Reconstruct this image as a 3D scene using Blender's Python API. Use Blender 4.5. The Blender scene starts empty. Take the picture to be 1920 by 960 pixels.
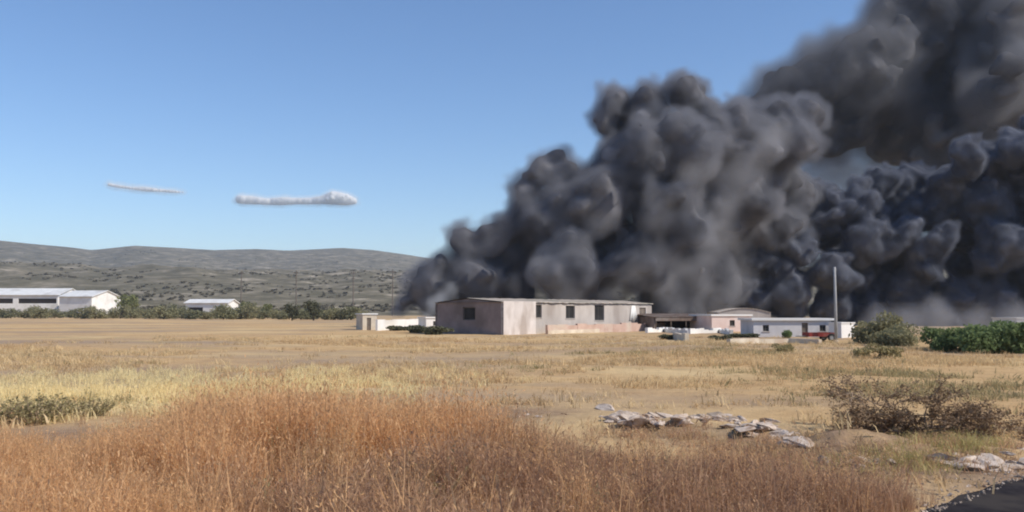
import bpy, bmesh, math, random
import numpy as np
from mathutils import Vector, Matrix, Euler

# ------------------------------------------------------------------ camera, sky, sun, exposure
SC = bpy.context.scene
COL = SC.collection
PW, PH, FOC = 1920.0, 960.0, 1663.0          # photograph size and focal length in its pixels
EYE = Vector((0.0, 0.0, 2.2))
HORIZON_ROW = 585.0
PITCH = math.atan((HORIZON_ROW - PH / 2) / FOC)
cam_data = bpy.data.cameras.new('camera')
cam = bpy.data.objects.new('camera', cam_data)
COL.objects.link(cam)
cam.location = EYE
cam.rotation_euler = (math.pi / 2 + PITCH, 0, 0)
cam_data.sensor_width = 36.0
cam_data.lens = 36.0 * FOC / PW
cam_data.clip_start = 0.1
cam_data.clip_end = 30000
SC.camera = cam

SUN_DIR = Vector((1.0, -0.42, 0.98)).normalized()     # towards the sun
sun_elev = math.asin(SUN_DIR.z)
sun_rot = math.atan2(SUN_DIR.x, SUN_DIR.y)
world = bpy.data.worlds.new('World')
SC.world = world
world.use_nodes = True
wn = world.node_tree.nodes
sky = wn.new('ShaderNodeTexSky')
sky.sky_type = 'NISHITA'
sky.sun_disc = False
sky.sun_elevation = sun_elev
sky.sun_rotation = sun_rot
sky.altitude = 100
sky.air_density = 1.0
sky.dust_density = 0.0
sky.ozone_density = 4.0
bg = wn['Background']
bg.inputs['Strength'].default_value = 0.148
hsv = wn.new('ShaderNodeHueSaturation')
hsv.inputs['Saturation'].default_value = 1.10
hsv.inputs['Hue'].default_value = 0.504
world.node_tree.links.new(sky.outputs[0], hsv.inputs['Color'])
world.node_tree.links.new(hsv.outputs[0], bg.inputs['Color'])

sun_data = bpy.data.lights.new('sun', 'SUN')
sun_data.energy = 4.9
sun_data.angle = math.radians(0.53)
sun_data.color = (1.0, 0.925, 0.81)
sun = bpy.data.objects.new('sun', sun_data)
COL.objects.link(sun)
sun.rotation_euler = (-SUN_DIR).to_track_quat('-Z', 'Y').to_euler()
sun.location = (60, -30, 80)

SC.view_settings.view_transform = 'Standard'
SC.view_settings.look = 'None'
SC.view_settings.exposure = 0.0
SC.view_settings.gamma = 1.0
SC.view_settings.use_curve_mapping = False
cy = SC.cycles
cy.use_denoising = True
try:
    cy.denoiser = 'OPENIMAGEDENOISE'
except Exception:
    pass
cy.max_bounces = 6
cy.diffuse_bounces = 3
cy.glossy_bounces = 2
cy.transmission_bounces = 3
cy.transparent_max_bounces = 8
cy.volume_bounces = 2
cy.volume_max_steps = 256
cy.sample_clamp_indirect = 4.0
cy.filter_width = 2.0

# ------------------------------------------------------------------ photograph pixels to directions
RIGHT = Vector((1, 0, 0))
FWD = Vector((0, math.cos(PITCH), math.sin(PITCH)))
UP = Vector((0, -math.sin(PITCH), math.cos(PITCH)))

def ray(px, py):
    return FWD + RIGHT * ((px - PW / 2) / FOC) + UP * ((PH / 2 - py) / FOC)

def on_ground(px, py, z=0.0):
    d = ray(px, py)
    return EYE + d * ((z - EYE.z) / d.z)

def at_depth(px, py, y):
    d = ray(px, py)
    return EYE + d * (y / d.y)

# ------------------------------------------------------------------ numeric noise
def _hash(ix, iy, iz, seed):
    h = (ix.astype(np.int64) * 374761393 + iy.astype(np.int64) * 668265263 + iz.astype(np.int64) * 1274126177 + seed * 974634851) & 0x7fffffff
    h = ((h ^ (h >> 13)) * 1274126177) & 0x7fffffff
    h = (h ^ (h >> 16)) & 0xffff
    return h / 65535.0

_TAB = np.random.default_rng(123).random((64, 64, 64)).astype(np.float32)
def vnoise3(x, y, z, seed):
    """value noise from a 64-cell lattice, for the big smoke grids"""
    x = np.asarray(x, np.float32) + np.float32(seed * 7.31 + 640); y = np.asarray(y, np.float32) + np.float32(seed * 3.17 + 640); z = np.asarray(z, np.float32) + np.float32(seed * 5.73 + 640)
    ix, iy, iz = x.astype(np.int32), y.astype(np.int32), z.astype(np.int32)
    fx, fy, fz = x - ix, y - iy, z - iz
    fx, fy, fz = (f * f * (3 - 2 * f) for f in (fx, fy, fz))
    x0, y0, z0 = ix & 63, iy & 63, iz & 63
    x1, y1, z1 = (ix + 1) & 63, (iy + 1) & 63, (iz + 1) & 63
    T = _TAB.ravel()
    a, b = x0 * 4096, x1 * 4096
    c, d = y0 * 64, y1 * 64
    def lx(q):
        u = T[a + q]; return u + fx * (T[b + q] - u)
    p0, p1 = lx(c + z0), lx(d + z0); q0 = p0 + fy * (p1 - p0)
    p0, p1 = lx(c + z1), lx(d + z1); q1 = p0 + fy * (p1 - p0)
    return q0 + fz * (q1 - q0)

def vnoise(x, y, z=None, seed=0):
    if z is not None: return vnoise3(x, y, z, seed)
    x = np.asarray(x, dtype=float); y = np.asarray(y, dtype=float)
    ix, iy = np.floor(x), np.floor(y)
    fx, fy = x - ix, y - iy
    fx, fy = fx * fx * (3 - 2 * fx), fy * fy * (3 - 2 * fy)
    out, zero = 0.0, np.zeros_like(ix)
    for a in (0, 1):
        for b in (0, 1):
            out = out + (fx if a else 1 - fx) * (fy if b else 1 - fy) * _hash(ix + a, iy + b, zero, seed)
    return out

def fbm(x, y, z=None, seed=0, octaves=4):
    out, amp, tot = 0.0, 1.0, 0.0
    for k in range(octaves):
        s = 2.0 ** k
        out = out + amp * vnoise(np.asarray(x) * s + 17.3 * k, np.asarray(y) * s - 9.1 * k, None if z is None else np.asarray(z) * s, seed + k)
        tot += amp
        amp *= 0.5
    return out / tot

# ------------------------------------------------------------------ object helpers
def tag(o, label=None, category=None, group=None, kind=None):
    if label: o['label'] = label
    if category: o['category'] = category
    if group: o['group'] = group
    if kind: o['kind'] = kind
    return o

def empty(name, loc, rz=0.0):
    o = bpy.data.objects.new(name, None)
    COL.objects.link(o)
    o.location = loc
    o.rotation_euler = (0, 0, rz)
    o.empty_display_size = 0.3
    return o

def mesh_obj(name, verts, faces, mat=None, parent=None, smooth=False, loc=None, link=True):
    me = bpy.data.meshes.new(name)
    me.from_pydata([tuple(v) for v in verts] if not isinstance(verts, np.ndarray) else verts.tolist(), [], faces if not isinstance(faces, np.ndarray) else faces.tolist())
    if mat: me.materials.append(mat)
    if smooth:
        me.polygons.foreach_set('use_smooth', [True] * len(me.polygons))
    me.update()
    o = bpy.data.objects.new(name, me)
    if link: COL.objects.link(o)
    if parent: o.parent = parent
    if loc is not None: o.location = loc
    return o

def copy_tree(o, parent=None):
    c = o.copy()
    COL.objects.link(c)
    c.parent = parent
    for ch in list(o.children):
        copy_tree(ch, c)
    return c

class MB:
    """collects boxes, prisms and tubes for ONE part"""
    def __init__(self):
        self.v, self.f = [], []
    def quad(self, a, b, c, d):
        n = len(self.v); self.v += [a, b, c, d]; self.f.append((n, n + 1, n + 2, n + 3))
    def poly(self, pts):
        n = len(self.v); self.v += list(pts); self.f.append(tuple(range(n, n + len(pts))))
    def box(self, x0, x1, y0, y1, z0, z1):
        n = len(self.v)
        self.v += [(x, y, z) for z in (z0, z1) for y in (y0, y1) for x in (x0, x1)]
        for f in ((0, 2, 3, 1), (4, 5, 7, 6), (0, 1, 5, 4), (2, 6, 7, 3), (0, 4, 6, 2), (1, 3, 7, 5)):
            self.f.append(tuple(n + i for i in f))
        return self
    def tube(self, pts, radii, seg=8, cap=True):
        pts = [Vector(p) for p in pts]
        base = len(self.v)
        for i, p in enumerate(pts):
            t = (pts[min(i + 1, len(pts) - 1)] - pts[max(i - 1, 0)])
            t = t.normalized() if t.length > 1e-6 else Vector((0, 0, 1))
            a = t.cross(Vector((0, 0, 1)) if abs(t.z) < 0.9 else Vector((1, 0, 0))).normalized()
            b = t.cross(a)
            for k in range(seg):
                an = 2 * math.pi * k / seg
                self.v.append(tuple(p + (a * math.cos(an) + b * math.sin(an)) * radii[i]))
        for i in range(len(pts) - 1):
            for k in range(seg):
                k2 = (k + 1) % seg
                self.f.append((base + i * seg + k, base + i * seg + k2, base + (i + 1) * seg + k2, base + (i + 1) * seg + k))
        if cap:
            self.f.append(tuple(base + k for k in reversed(range(seg))))
            self.f.append(tuple(base + (len(pts) - 1) * seg + k for k in range(seg)))
        return self
    def wall(self, length, height, thick, holes, x0=0.0, z0=0.0):
        """a wall in the local XZ plane, outer face at y=0, inner at y=thick, with rectangular openings (x0,x1,z0,z1)"""
        xs = sorted({x0, x0 + length} | {h[0] for h in holes} | {h[1] for h in holes})
        zs = sorted({z0, z0 + height} | {h[2] for h in holes} | {h[3] for h in holes})
        for i in range(len(xs) - 1):
            for j in range(len(zs) - 1):
                cx, cz = (xs[i] + xs[i + 1]) / 2, (zs[j] + zs[j + 1]) / 2
                if any(h[0] < cx < h[1] and h[2] < cz < h[3] for h in holes): continue
                a, b, c, d = xs[i], xs[i + 1], zs[j], zs[j + 1]
                self.quad((a, 0, c), (b, 0, c), (b, 0, d), (a, 0, d))
                self.quad((b, thick, c), (a, thick, c), (a, thick, d), (b, thick, d))
        for (a, b, c, d) in holes:
            self.quad((a, 0, c), (a, thick, c), (b, thick, c), (b, 0, c))
            self.quad((a, 0, d), (b, 0, d), (b, thick, d), (a, thick, d))
            self.quad((a, 0, c), (a, 0, d), (a, thick, d), (a, thick, c))
            self.quad((b, 0, c), (b, thick, c), (b, thick, d), (b, 0, d))
        a, b, c, d = x0, x0 + length, z0, z0 + height
        self.quad((a, 0, d), (b, 0, d), (b, thick, d), (a, thick, d))
        self.quad((a, 0, c), (a, 0, d), (a, thick, d), (a, thick, c))
        self.quad((b, 0, c), (b, thick, c), (b, thick, d), (b, 0, d))
        return self
    def build(self, name, mat, parent=None, smooth=False, loc=None):
        return mesh_obj(name, self.v, self.f, mat, parent, smooth, loc)

# ------------------------------------------------------------------ materials
def new_mat(name):
    m = bpy.data.materials.new(name)
    m.use_nodes = True
    nt = m.node_tree
    nt.nodes.clear()
    out = nt.nodes.new('ShaderNodeOutputMaterial')
    return m, nt, out

def N(nt, typ, **kw):
    n = nt.nodes.new(typ)
    for k, v in kw.items():
        if k.startswith('i_'):
            n.inputs[k[2:].replace('_', ' ')].default_value = v
        else:
            setattr(n, k, v)
    return n

def rgb(c):
    return (c[0], c[1], c[2], 1.0)

def mottled(name, c1, c2, scale=1.0, rough=0.9, c3=None, scale2=None, bump=0.0, stretch=(1, 1, 1), detail=6.0, lo=0.35, hi=0.65, spec=0.2):
    """two-colour noise material in object space, a third colour in patches"""
    m, nt, out = new_mat(name)
    tc = N(nt, 'ShaderNodeTexCoord')
    mp = N(nt, 'ShaderNodeMapping'); mp.inputs['Scale'].default_value = stretch
    nt.links.new(tc.outputs['Object'], mp.inputs['Vector'])
    nz = N(nt, 'ShaderNodeTexNoise', i_Scale=scale, i_Detail=detail, i_Roughness=0.6)
    nt.links.new(mp.outputs[0], nz.inputs['Vector'])
    rp = N(nt, 'ShaderNodeValToRGB')
    rp.color_ramp.elements[0].position = lo; rp.color_ramp.elements[0].color = rgb(c1)
    rp.color_ramp.elements[1].position = hi; rp.color_ramp.elements[1].color = rgb(c2)
    nt.links.new(nz.outputs['Fac'], rp.inputs['Fac'])
    col = rp.outputs['Color']
    if c3 is not None:
        n2 = N(nt, 'ShaderNodeTexNoise', i_Scale=scale2 or scale * 0.3, i_Detail=4.0)
        nt.links.new(mp.outputs[0], n2.inputs['Vector'])
        r2 = N(nt, 'ShaderNodeValToRGB')
        r2.color_ramp.elements[0].position = 0.5; r2.color_ramp.elements[0].color = (0, 0, 0, 1)
        r2.color_ramp.elements[1].position = 0.65; r2.color_ramp.elements[1].color = (1, 1, 1, 1)
        nt.links.new(n2.outputs['Fac'], r2.inputs['Fac'])
        mx = N(nt, 'ShaderNodeMix', data_type='RGBA')
        nt.links.new(r2.outputs['Color'], mx.inputs['Factor'])
        nt.links.new(col, mx.inputs[6]); mx.inputs[7].default_value = rgb(c3)
        col = mx.outputs[2]
    bs = N(nt, 'ShaderNodeBsdfPrincipled')
    bs.inputs['Roughness'].default_value = rough
    bs.inputs['Specular IOR Level'].default_value = spec
    nt.links.new(col, bs.inputs['Base Color'])
    if bump > 0:
        bp = N(nt, 'ShaderNodeBump'); bp.inputs['Strength'].default_value = 0.6; bp.inputs['Distance'].default_value = bump
        nt.links.new(nz.outputs['Fac'], bp.inputs['Height'])
        nt.links.new(bp.outputs[0], bs.inputs['Normal'])
    nt.links.new(bs.outputs[0], out.inputs['Surface'])
    return m

def leafy(name, c1, c2, trans=0.3, patch=None, patch_scale=0.15):
    """foliage: colour varies from piece to piece, some light passes through"""
    m, nt, out = new_mat(name)
    oi = N(nt, 'ShaderNodeObjectInfo')
    geo = N(nt, 'ShaderNodeNewGeometry')
    add = N(nt, 'ShaderNodeMath', operation='ADD')
    nt.links.new(oi.outputs['Random'], add.inputs[0]); nt.links.new(geo.outputs['Random Per Island'], add.inputs[1])
    fr = N(nt, 'ShaderNodeMath', operation='FRACT'); nt.links.new(add.outputs[0], fr.inputs[0])
    mx = N(nt, 'ShaderNodeMix', data_type='RGBA')
    mx.inputs[6].default_value = rgb(c1); mx.inputs[7].default_value = rgb(c2)
    nt.links.new(fr.outputs[0], mx.inputs['Factor'])
    col = mx.outputs[2]
    if patch is not None:
        nz = N(nt, 'ShaderNodeTexNoise', i_Scale=patch_scale, i_Detail=3.0)
        nt.links.new(geo.outputs['Position'], nz.inputs['Vector'])
        r2 = N(nt, 'ShaderNodeValToRGB')
        r2.color_ramp.elements[0].position = 0.42; r2.color_ramp.elements[0].color = (0, 0, 0, 1)
        r2.color_ramp.elements[1].position = 0.6; r2.color_ramp.elements[1].color = (1, 1, 1, 1)
        nt.links.new(nz.outputs['Fac'], r2.inputs['Fac'])
        m2 = N(nt, 'ShaderNodeMix', data_type='RGBA')
        nt.links.new(r2.outputs['Color'], m2.inputs['Factor'])
        nt.links.new(col, m2.inputs[6]); m2.inputs[7].default_value = rgb(patch)
        col = m2.outputs[2]
    df = N(nt, 'ShaderNodeBsdfDiffuse'); tr = N(nt, 'ShaderNodeBsdfTranslucent')
    nt.links.new(col, df.inputs['Color']); nt.links.new(col, tr.inputs['Color'])
    ms = N(nt, 'ShaderNodeMixShader'); ms.inputs['Fac'].default_value = trans
    nt.links.new(df.outputs[0], ms.inputs[1]); nt.links.new(tr.outputs[0], ms.inputs[2])
    nt.links.new(ms.outputs[0], out.inputs['Surface'])
    return m

def volume_mat(name, albedo, density, aniso=0.0, grid=True):
    m, nt, out = new_mat(name)
    pv = N(nt, 'ShaderNodeVolumePrincipled')
    pv.inputs['Color'].default_value = rgb(albedo)
    pv.inputs['Anisotropy'].default_value = aniso
    if grid:
        pv.inputs['Density'].default_value = density
        pv.inputs['Density Attribute'].default_value = 'density'
    else:
        pv.inputs['Density'].default_value = density
        pv.inputs['Density Attribute'].default_value = ''
    nt.links.new(pv.outputs[0], out.inputs['Volume'])
    return m
# ------------------------------------------------------------------ ground, hills, road
def smooth01(t):
    t = np.clip(t, 0, 1)
    return t * t * (3 - 2 * t)

ROAD_A = on_ground(1748, 960); ROAD_B = on_ground(1925, 893)
ROAD_T = (ROAD_B - ROAD_A); ROAD_T.z = 0; ROAD_T.normalize()
ROAD_N = Vector((ROAD_T.y, -ROAD_T.x, 0))          # towards the camera side

BUMPS = []                                          # (x, y, sx, sy, height)
for (px, py, sx, sy, h) in [(1230, 800, 1.1, .5, .16), (1440, 812, 1.0, .55, .2), (1560, 845, .9, .6, .22), (1650, 850, 1.0, .6, .18), (1850, 860, 1.0, .5, .2), (1850, 800, 1.6, .8, .22),
                            (1640, 668, 1.6, 1.0, .25), (1300, 655, 2.5, 1.2, .2), (960, 735, 2.6, 1.5, .1), (600, 700, 4, 2, .12), (1100, 690, 5, 2, .1)]:
    p = on_ground(px, py)
    BUMPS.append((p.x, p.y, sx, sy, h))

def gz(x, y):
    """ground height"""
    x = np.asarray(x, dtype=float); y = np.asarray(y, dtype=float)
    r = np.hypot(x, y)
    z = (fbm(x / 3.0, y / 3.0, None, 11, 3) - 0.5) * 0.16 * smooth01((r - 4) / 8)
    z = z + (fbm(x / 17.0, y / 17.0, None, 12, 2) - 0.5) * 0.35 * smooth01((r - 14) / 20) * (1 - 0.6 * smooth01((r - 45) / 20))
    for (bx, by, sx, sy, h) in BUMPS:
        z = z + h * (.55 + .9 * fbm(x * 2.2, y * 2.2, None, 15, 3)) * np.exp(-((x - bx) / sx) ** 2 - ((y - by) / sy) ** 2)
    # the field rises a little towards the far olive rows
    z = z + 2.2 * smooth01((y - 150) / 300) * smooth01((-x + 10) / 60) * 0.15
    # level strip under the road
    d = (x - ROAD_A.x) * ROAD_N.x + (y - ROAD_A.y) * ROAD_N.y
    z = np.where(d > -0.3, z * np.clip(1 - (d + 0.3) / 0.3, 0, 1) - 0.0, z)
    return z

def gzf(x, y):
    return float(gz(np.array([x]), np.array([y]))[0])

def ground_at(px, py):
    p = on_ground(px, py)
    for _ in range(4):
        p = on_ground(px, py, gzf(p.x, p.y))
    return p

def polar_sheet(name, radii, hfun, mat):
    th = np.concatenate([np.arange(-42, 42, 0.3), np.arange(42, 318, 4.0)]) * math.pi / 180
    R, T = np.meshgrid(radii, th, indexing='ij')
    X, Y = R * np.sin(T), R * np.cos(T)
    Z = hfun(X, Y, R, T)
    V = np.stack([X, Y, Z], -1).reshape(-1, 3)
    nr, nt_ = R.shape
    i, j = np.meshgrid(np.arange(nr - 1), np.arange(nt_), indexing='ij')
    j2 = (j + 1) % nt_
    F = np.stack([i * nt_ + j, (i + 1) * nt_ + j, (i + 1) * nt_ + j2, i * nt_ + j2], -1).reshape(-1, 4)[:, ::-1]
    faces = F.tolist()
    if radii[0] < 3:
        faces.append(tuple(range(nt_)))
    return mesh_obj(name, V, faces, mat, None, True)

EARTH = [(p.x, p.y, r) for p, r in ((on_ground(1250, 812), 1.3), (on_ground(1450, 835), 1.5), (on_ground(1600, 868), 1.5), (on_ground(1720, 835), 1.8), (on_ground(1880, 890), 1.3), (on_ground(930, 775), 2.2), (on_ground(100, 822), 1.6))]
STRAW = [(p.x, p.y, r) for p, r in ((on_ground(60, 742), 2.6), (on_ground(220, 748), 3.2), (on_ground(340, 742), 3.0), (on_ground(600, 722), 3.2))]
def ground_material():
    m, nt, out = new_mat('dry_field')
    L = nt.links
    geo = N(nt, 'ShaderNodeNewGeometry')
    def noise(scale, detail=5.0, stretch=(1, 1, 1), rough=0.6, off=0.0):
        mp = N(nt, 'ShaderNodeMapping'); mp.inputs['Scale'].default_value = stretch; mp.inputs['Location'].default_value = (off, off * .7, 0)
        L.new(geo.outputs['Position'], mp.inputs['Vector'])
        nz = N(nt, 'ShaderNodeTexNoise', i_Scale=scale, i_Detail=detail, i_Roughness=rough)
        L.new(mp.outputs[0], nz.inputs['Vector'])
        return nz.outputs['Fac']
    def ramp(sock, a, b, ca=(0, 0, 0), cb=(1, 1, 1)):
        r = N(nt, 'ShaderNodeValToRGB')
        r.color_ramp.elements[0].position = a; r.color_ramp.elements[0].color = rgb(ca)
        r.color_ramp.elements[1].position = b; r.color_ramp.elements[1].color = rgb(cb)
        L.new(sock, r.inputs['Fac'])
        return r.outputs['Color']
    def mix(f, a, b):
        x = N(nt, 'ShaderNodeMix', data_type='RGBA')
        L.new(f, x.inputs['Factor'])
        for s, v in ((6, a), (7, b)):
            if isinstance(v, tuple): x.inputs[s].default_value = rgb(v)
            else: L.new(v, x.inputs[s])
        return x.outputs[2]
    def ramp_inv(sock, a, b):
        mr = N(nt, 'ShaderNodeMapRange'); mr.inputs['From Min'].default_value = a; mr.inputs['From Max'].default_value = b
        mr.inputs['To Min'].default_value = 0.8; mr.inputs['To Max'].default_value = 0.0
        L.new(sock, mr.inputs['Value']); return mr.outputs[0]
    earth_col = ramp(noise(3.0, 8.0, (1, 1, 1), 0.7, 21.0), 0.35, 0.65, (0.15, 0.095, 0.065), (0.32, 0.215, 0.15))
    base = ramp(noise(0.9, 8.0, (1, 1, 1), 0.7), 0.3, 0.7, (0.40, 0.25, 0.125), (0.61, 0.42, 0.215))
    patches = ramp(noise(0.085, 4.0, (0.6, 1.0, 1)), 0.47, 0.62)
    c = mix(patches, base, (0.58, 0.42, 0.225))
    bare = ramp(noise(0.06, 5.0, (0.55, 1.1, 1), 0.6, 31.0), 0.47, 0.62)
    c = mix(bare, c, (0.345, 0.25, 0.17))
    weedy = ramp(noise(0.16, 5.0, (0.5, 1.0, 1), 0.65, 77.0), 0.58, 0.7)
    c = mix(weedy, c, (0.36, 0.27, 0.15))
    dark = ramp(noise(1.7, 6.0, (0.5, 1, 1), 0.7, 5.0), 0.6, 0.78)
    c = mix(dark, c, (0.26, 0.17, 0.10))
    # reddish bare earth on the bank with the stones and brushwood
    for (ex, ey, er) in EARTH:
        sb_ = N(nt, 'ShaderNodeVectorMath', operation='SUBTRACT'); L.new(geo.outputs['Position'], sb_.inputs[0]); sb_.inputs[1].default_value = (ex, ey, 0)
        ln = N(nt, 'ShaderNodeVectorMath', operation='LENGTH'); L.new(sb_.outputs[0], ln.inputs[0])
        dv = N(nt, 'ShaderNodeMath', operation='DIVIDE'); L.new(ln.outputs['Value'], dv.inputs[0]); dv.inputs[1].default_value = er
        ad = N(nt, 'ShaderNodeMath', operation='ADD'); L.new(dv.outputs[0], ad.inputs[0])
        ns = N(nt, 'ShaderNodeMath', operation='MULTIPLY'); L.new(noise(1.1, 6.0, (1, 1, 1), 0.7, 13.0), ns.inputs[0]); ns.inputs[1].default_value = 1.6
        L.new(ns.outputs[0], ad.inputs[1])
        c = mix(ramp_inv(ad.outputs[0], 1.1, 2.0), c, earth_col)
    # pale straw lying on the ground
    for (ex, ey, er) in STRAW:
        sb_ = N(nt, 'ShaderNodeVectorMath', operation='SUBTRACT'); L.new(geo.outputs['Position'], sb_.inputs[0]); sb_.inputs[1].default_value = (ex, ey, 0)
        ln = N(nt, 'ShaderNodeVectorMath', operation='LENGTH'); L.new(sb_.outputs[0], ln.inputs[0])
        dv = N(nt, 'ShaderNodeMath', operation='DIVIDE'); L.new(ln.outputs['Value'], dv.inputs[0]); dv.inputs[1].default_value = er
        ad = N(nt, 'ShaderNodeMath', operation='ADD'); L.new(dv.outputs[0], ad.inputs[0])
        ns = N(nt, 'ShaderNodeMath', operation='MULTIPLY'); L.new(noise(0.6, 6.0, (1, 1, 1), 0.7, 43.0), ns.inputs[0]); ns.inputs[1].default_value = 1.6
        L.new(ns.outputs[0], ad.inputs[1])
        c = mix(ramp_inv(ad.outputs[0], 1.1, 2.0), c, (0.86, 0.69, 0.38))
    bs = N(nt, 'ShaderNodeBsdfPrincipled'); bs.inputs['Roughness'].default_value = 1.0; bs.inputs['Specular IOR Level'].default_value = 0.05
    L.new(c, bs.inputs['Base Color'])
    bp = N(nt, 'ShaderNodeBump'); bp.inputs['Strength'].default_value = 0.7; bp.inputs['Distance'].default_value = 0.12
    L.new(noise(2.5, 8.0, (1, 1, 1), 0.7, 3.0), bp.inputs['Height']); L.new(bp.outputs[0], bs.inputs['Normal'])
    L.new(bs.outputs[0], out.inputs['Surface'])
    return m

radii = np.concatenate([[1.5], np.geomspace(3, 470, 190)])
ground = polar_sheet('ground', radii, lambda X, Y, R, T: gz(X, Y), ground_material())
tag(ground, 'dry straw coloured fallow field stretching to the buildings', None, None, 'structure')

CREST_PX = [-400, -200, 0, 60, 130, 170, 250, 330, 400, 480, 540, 640, 700, 760, 800, 900, 1100, 1300, 1600, 1920, 2400]
CREST_ROW = [470, 455, 457, 463, 469, 474, 466, 470, 474, 472, 475, 470, 474, 482, 488, 497, 505, 500, 505, 500, 505]
def hill_height(X, Y, R, T):
    col = PW / 2 + np.tan(np.clip(T, -1.2, 1.2)) * FOC
    row = np.interp(col, CREST_PX, CREST_ROW)
    ang = (HORIZON_ROW - row) / FOC * np.cos(np.clip(T, -1.2, 1.2))
    back = np.abs(((T + math.pi) % (2 * math.pi)) - math.pi) > 1.2
    ang = np.where(back, 0.04, ang)
    far = (ang * 3300 + 2.2) * smooth01((R - 900) / 2400) ** 1.15
    near_row = 512 + 14 * (fbm(col / 170.0, col * 0 + 3.3, None, 21, 3) - 0.5) * 2
    near_ang = np.where(back, 0.025, (HORIZON_ROW - near_row) / FOC)
    near = (near_ang * 1350) * smooth01((R - 400) / 950)
    near = np.where(R > 1350, near * (1 - 0.25 * smooth01((R - 1350) / 500)), near)
    relief = (fbm(X / 160.0, Y / 160.0, None, 22, 4) - 0.5) * 24 * smooth01((R - 480) / 900) * (1 - smooth01((R - 2300) / 700))
    relief = relief + (fbm(X / 34.0, Y / 34.0, None, 24, 3) - 0.5) * 7 * smooth01((R - 450) / 500) * (1 - smooth01((R - 2300) / 700))
    drop = -0.8 * (1 - smooth01((R - 430) / 30))
    return np.maximum(far, near) * (1 - 0.3 * smooth01((R - 3400) / 1500)) + relief + drop + 0.3

def hill_material():
    m, nt, out = new_mat('scrub_hillside')
    L = nt.links
    geo = N(nt, 'ShaderNodeNewGeometry')
    def noise(scale, detail=5.0, rough=0.6):
        nz = N(nt, 'ShaderNodeTexNoise', i_Scale=scale, i_Detail=detail, i_Roughness=rough)
        L.new(geo.outputs['Position'], nz.inputs['Vector']); return nz.outputs['Fac']
    r = N(nt, 'ShaderNodeValToRGB')
    e = r.color_ramp.elements
    e[0].position = 0.36; e[0].color = (0.088, 0.080, 0.054, 1)
    e[1].position = 0.48; e[1].color = (0.145, 0.128, 0.088, 1)
    x = e.new(0.58); x.color = (0.235, 0.202, 0.148, 1)
    x = e.new(0.70); x.color = (0.48, 0.415, 0.33, 1)
    L.new(noise(0.035, 8.0, 0.72), r.inputs['Fac'])
    r2 = N(nt, 'ShaderNodeValToRGB')
    r2.color_ramp.elements[0].position = 0.45; r2.color_ramp.elements[0].color = (0, 0, 0, 1)
    r2.color_ramp.elements[1].position = 0.62; r2.color_ramp.elements[1].color = (1, 1, 1, 1)
    L.new(noise(0.004, 4.0), r2.inputs['Fac'])
    mx = N(nt, 'ShaderNodeMix', data_type='RGBA'); L.new(r2.outputs[0], mx.inputs['Factor'])
    L.new(r.outputs[0], mx.inputs[6]); mx.inputs[7].default_value = (0.105, 0.10, 0.072, 1)
    mx2 = N(nt, 'ShaderNodeMix', data_type='RGBA'); mx2.inputs['Factor'].default_value = 0.45
    L.new(r.outputs[0], mx2.inputs[6]); L.new(mx.outputs[2], mx2.inputs[7])
    bs = N(nt, 'ShaderNodeBsdfDiffuse'); L.new(mx2.outputs[2], bs.inputs['Color'])
    L.new(bs.outputs[0], out.inputs['Surface'])
    return m
hills = polar_sheet('hills', np.concatenate([np.geomspace(425, 5200, 130)]), hill_height, hill_material())
tag(hills, 'low scrubby hills with pale rocky patches under the horizon', None, None, 'structure')

def hz(x, y):
    X, Y = np.array([float(x)]), np.array([float(y)])
    return float(hill_height(X, Y, np.hypot(X, Y), np.arctan2(X, Y))[0])

road = MB()
a = ROAD_A - ROAD_T * 60; b = ROAD_A + ROAD_T * 60
n_seg = 240
rng = random.Random(4)
edge = [a.lerp(b, k / n_seg) + ROAD_N * (rng.uniform(-.1, .1)) for k in range(n_seg + 1)]
far_edge = [p + ROAD_N * 7.0 for p in edge]
for k in range(n_seg):
    p, q, r_, s = edge[k], edge[k + 1], far_edge[k + 1], far_edge[k]
    road.quad((p.x, p.y, .03), (s.x, s.y, .03), (r_.x, r_.y, .03), (q.x, q.y, .03))
    road.quad((p.x, p.y, .03), (q.x, q.y, .03), (q.x, q.y, -.1), (p.x, p.y, -.1))
road_o = road.build('road', mottled('asphalt', (0.024, 0.022, 0.025), (0.042, 0.038, 0.040), 6.0, 1.0, bump=0.01, c3=(0.055, 0.048, 0.045), scale2=1.2, spec=0.0))
tag(road_o, 'dark asphalt road edge at the corner of the field', None, None, 'structure')
# ------------------------------------------------------------------ buildings
M = {}
M['render_white'] = mottled('weathered_white_render', (0.53, 0.475, 0.44), (0.65, 0.59, 0.55), 0.7, 0.9, c3=(0.40, 0.34, 0.30), scale2=0.5, stretch=(1, 1, .5))
M['render_grey'] = mottled('bare_grey_render', (0.41, 0.365, 0.33), (0.51, 0.46, 0.42), 0.8, 0.95, c3=(0.33, 0.285, 0.255), scale2=0.4, stretch=(1, 1, .5))
M['render_pink'] = mottled('faded_pink_render', (0.44, 0.30, 0.24), (0.55, 0.40, 0.33), 0.8, 0.95, c3=(0.52, 0.43, 0.35), scale2=0.4)
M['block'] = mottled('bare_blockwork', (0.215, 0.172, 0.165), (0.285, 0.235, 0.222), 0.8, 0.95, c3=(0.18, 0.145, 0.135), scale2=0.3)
M['plaster'] = mottled('white_plaster', (0.70, 0.68, 0.64), (0.82, 0.80, 0.77), 0.5, 0.85, c3=(0.62, 0.59, 0.54), scale2=0.25)
M['cream'] = mottled('cream_masonry', (0.52, 0.44, 0.34), (0.68, 0.60, 0.48), 0.9, 0.95, c3=(0.48, 0.38, 0.29), scale2=0.5)
M['tile'] = mottled('old_roof_tile', (0.32, 0.27, 0.225), (0.44, 0.38, 0.32), 1.2, 0.95, c3=(0.25, 0.23, 0.18), scale2=0.3)
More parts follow.
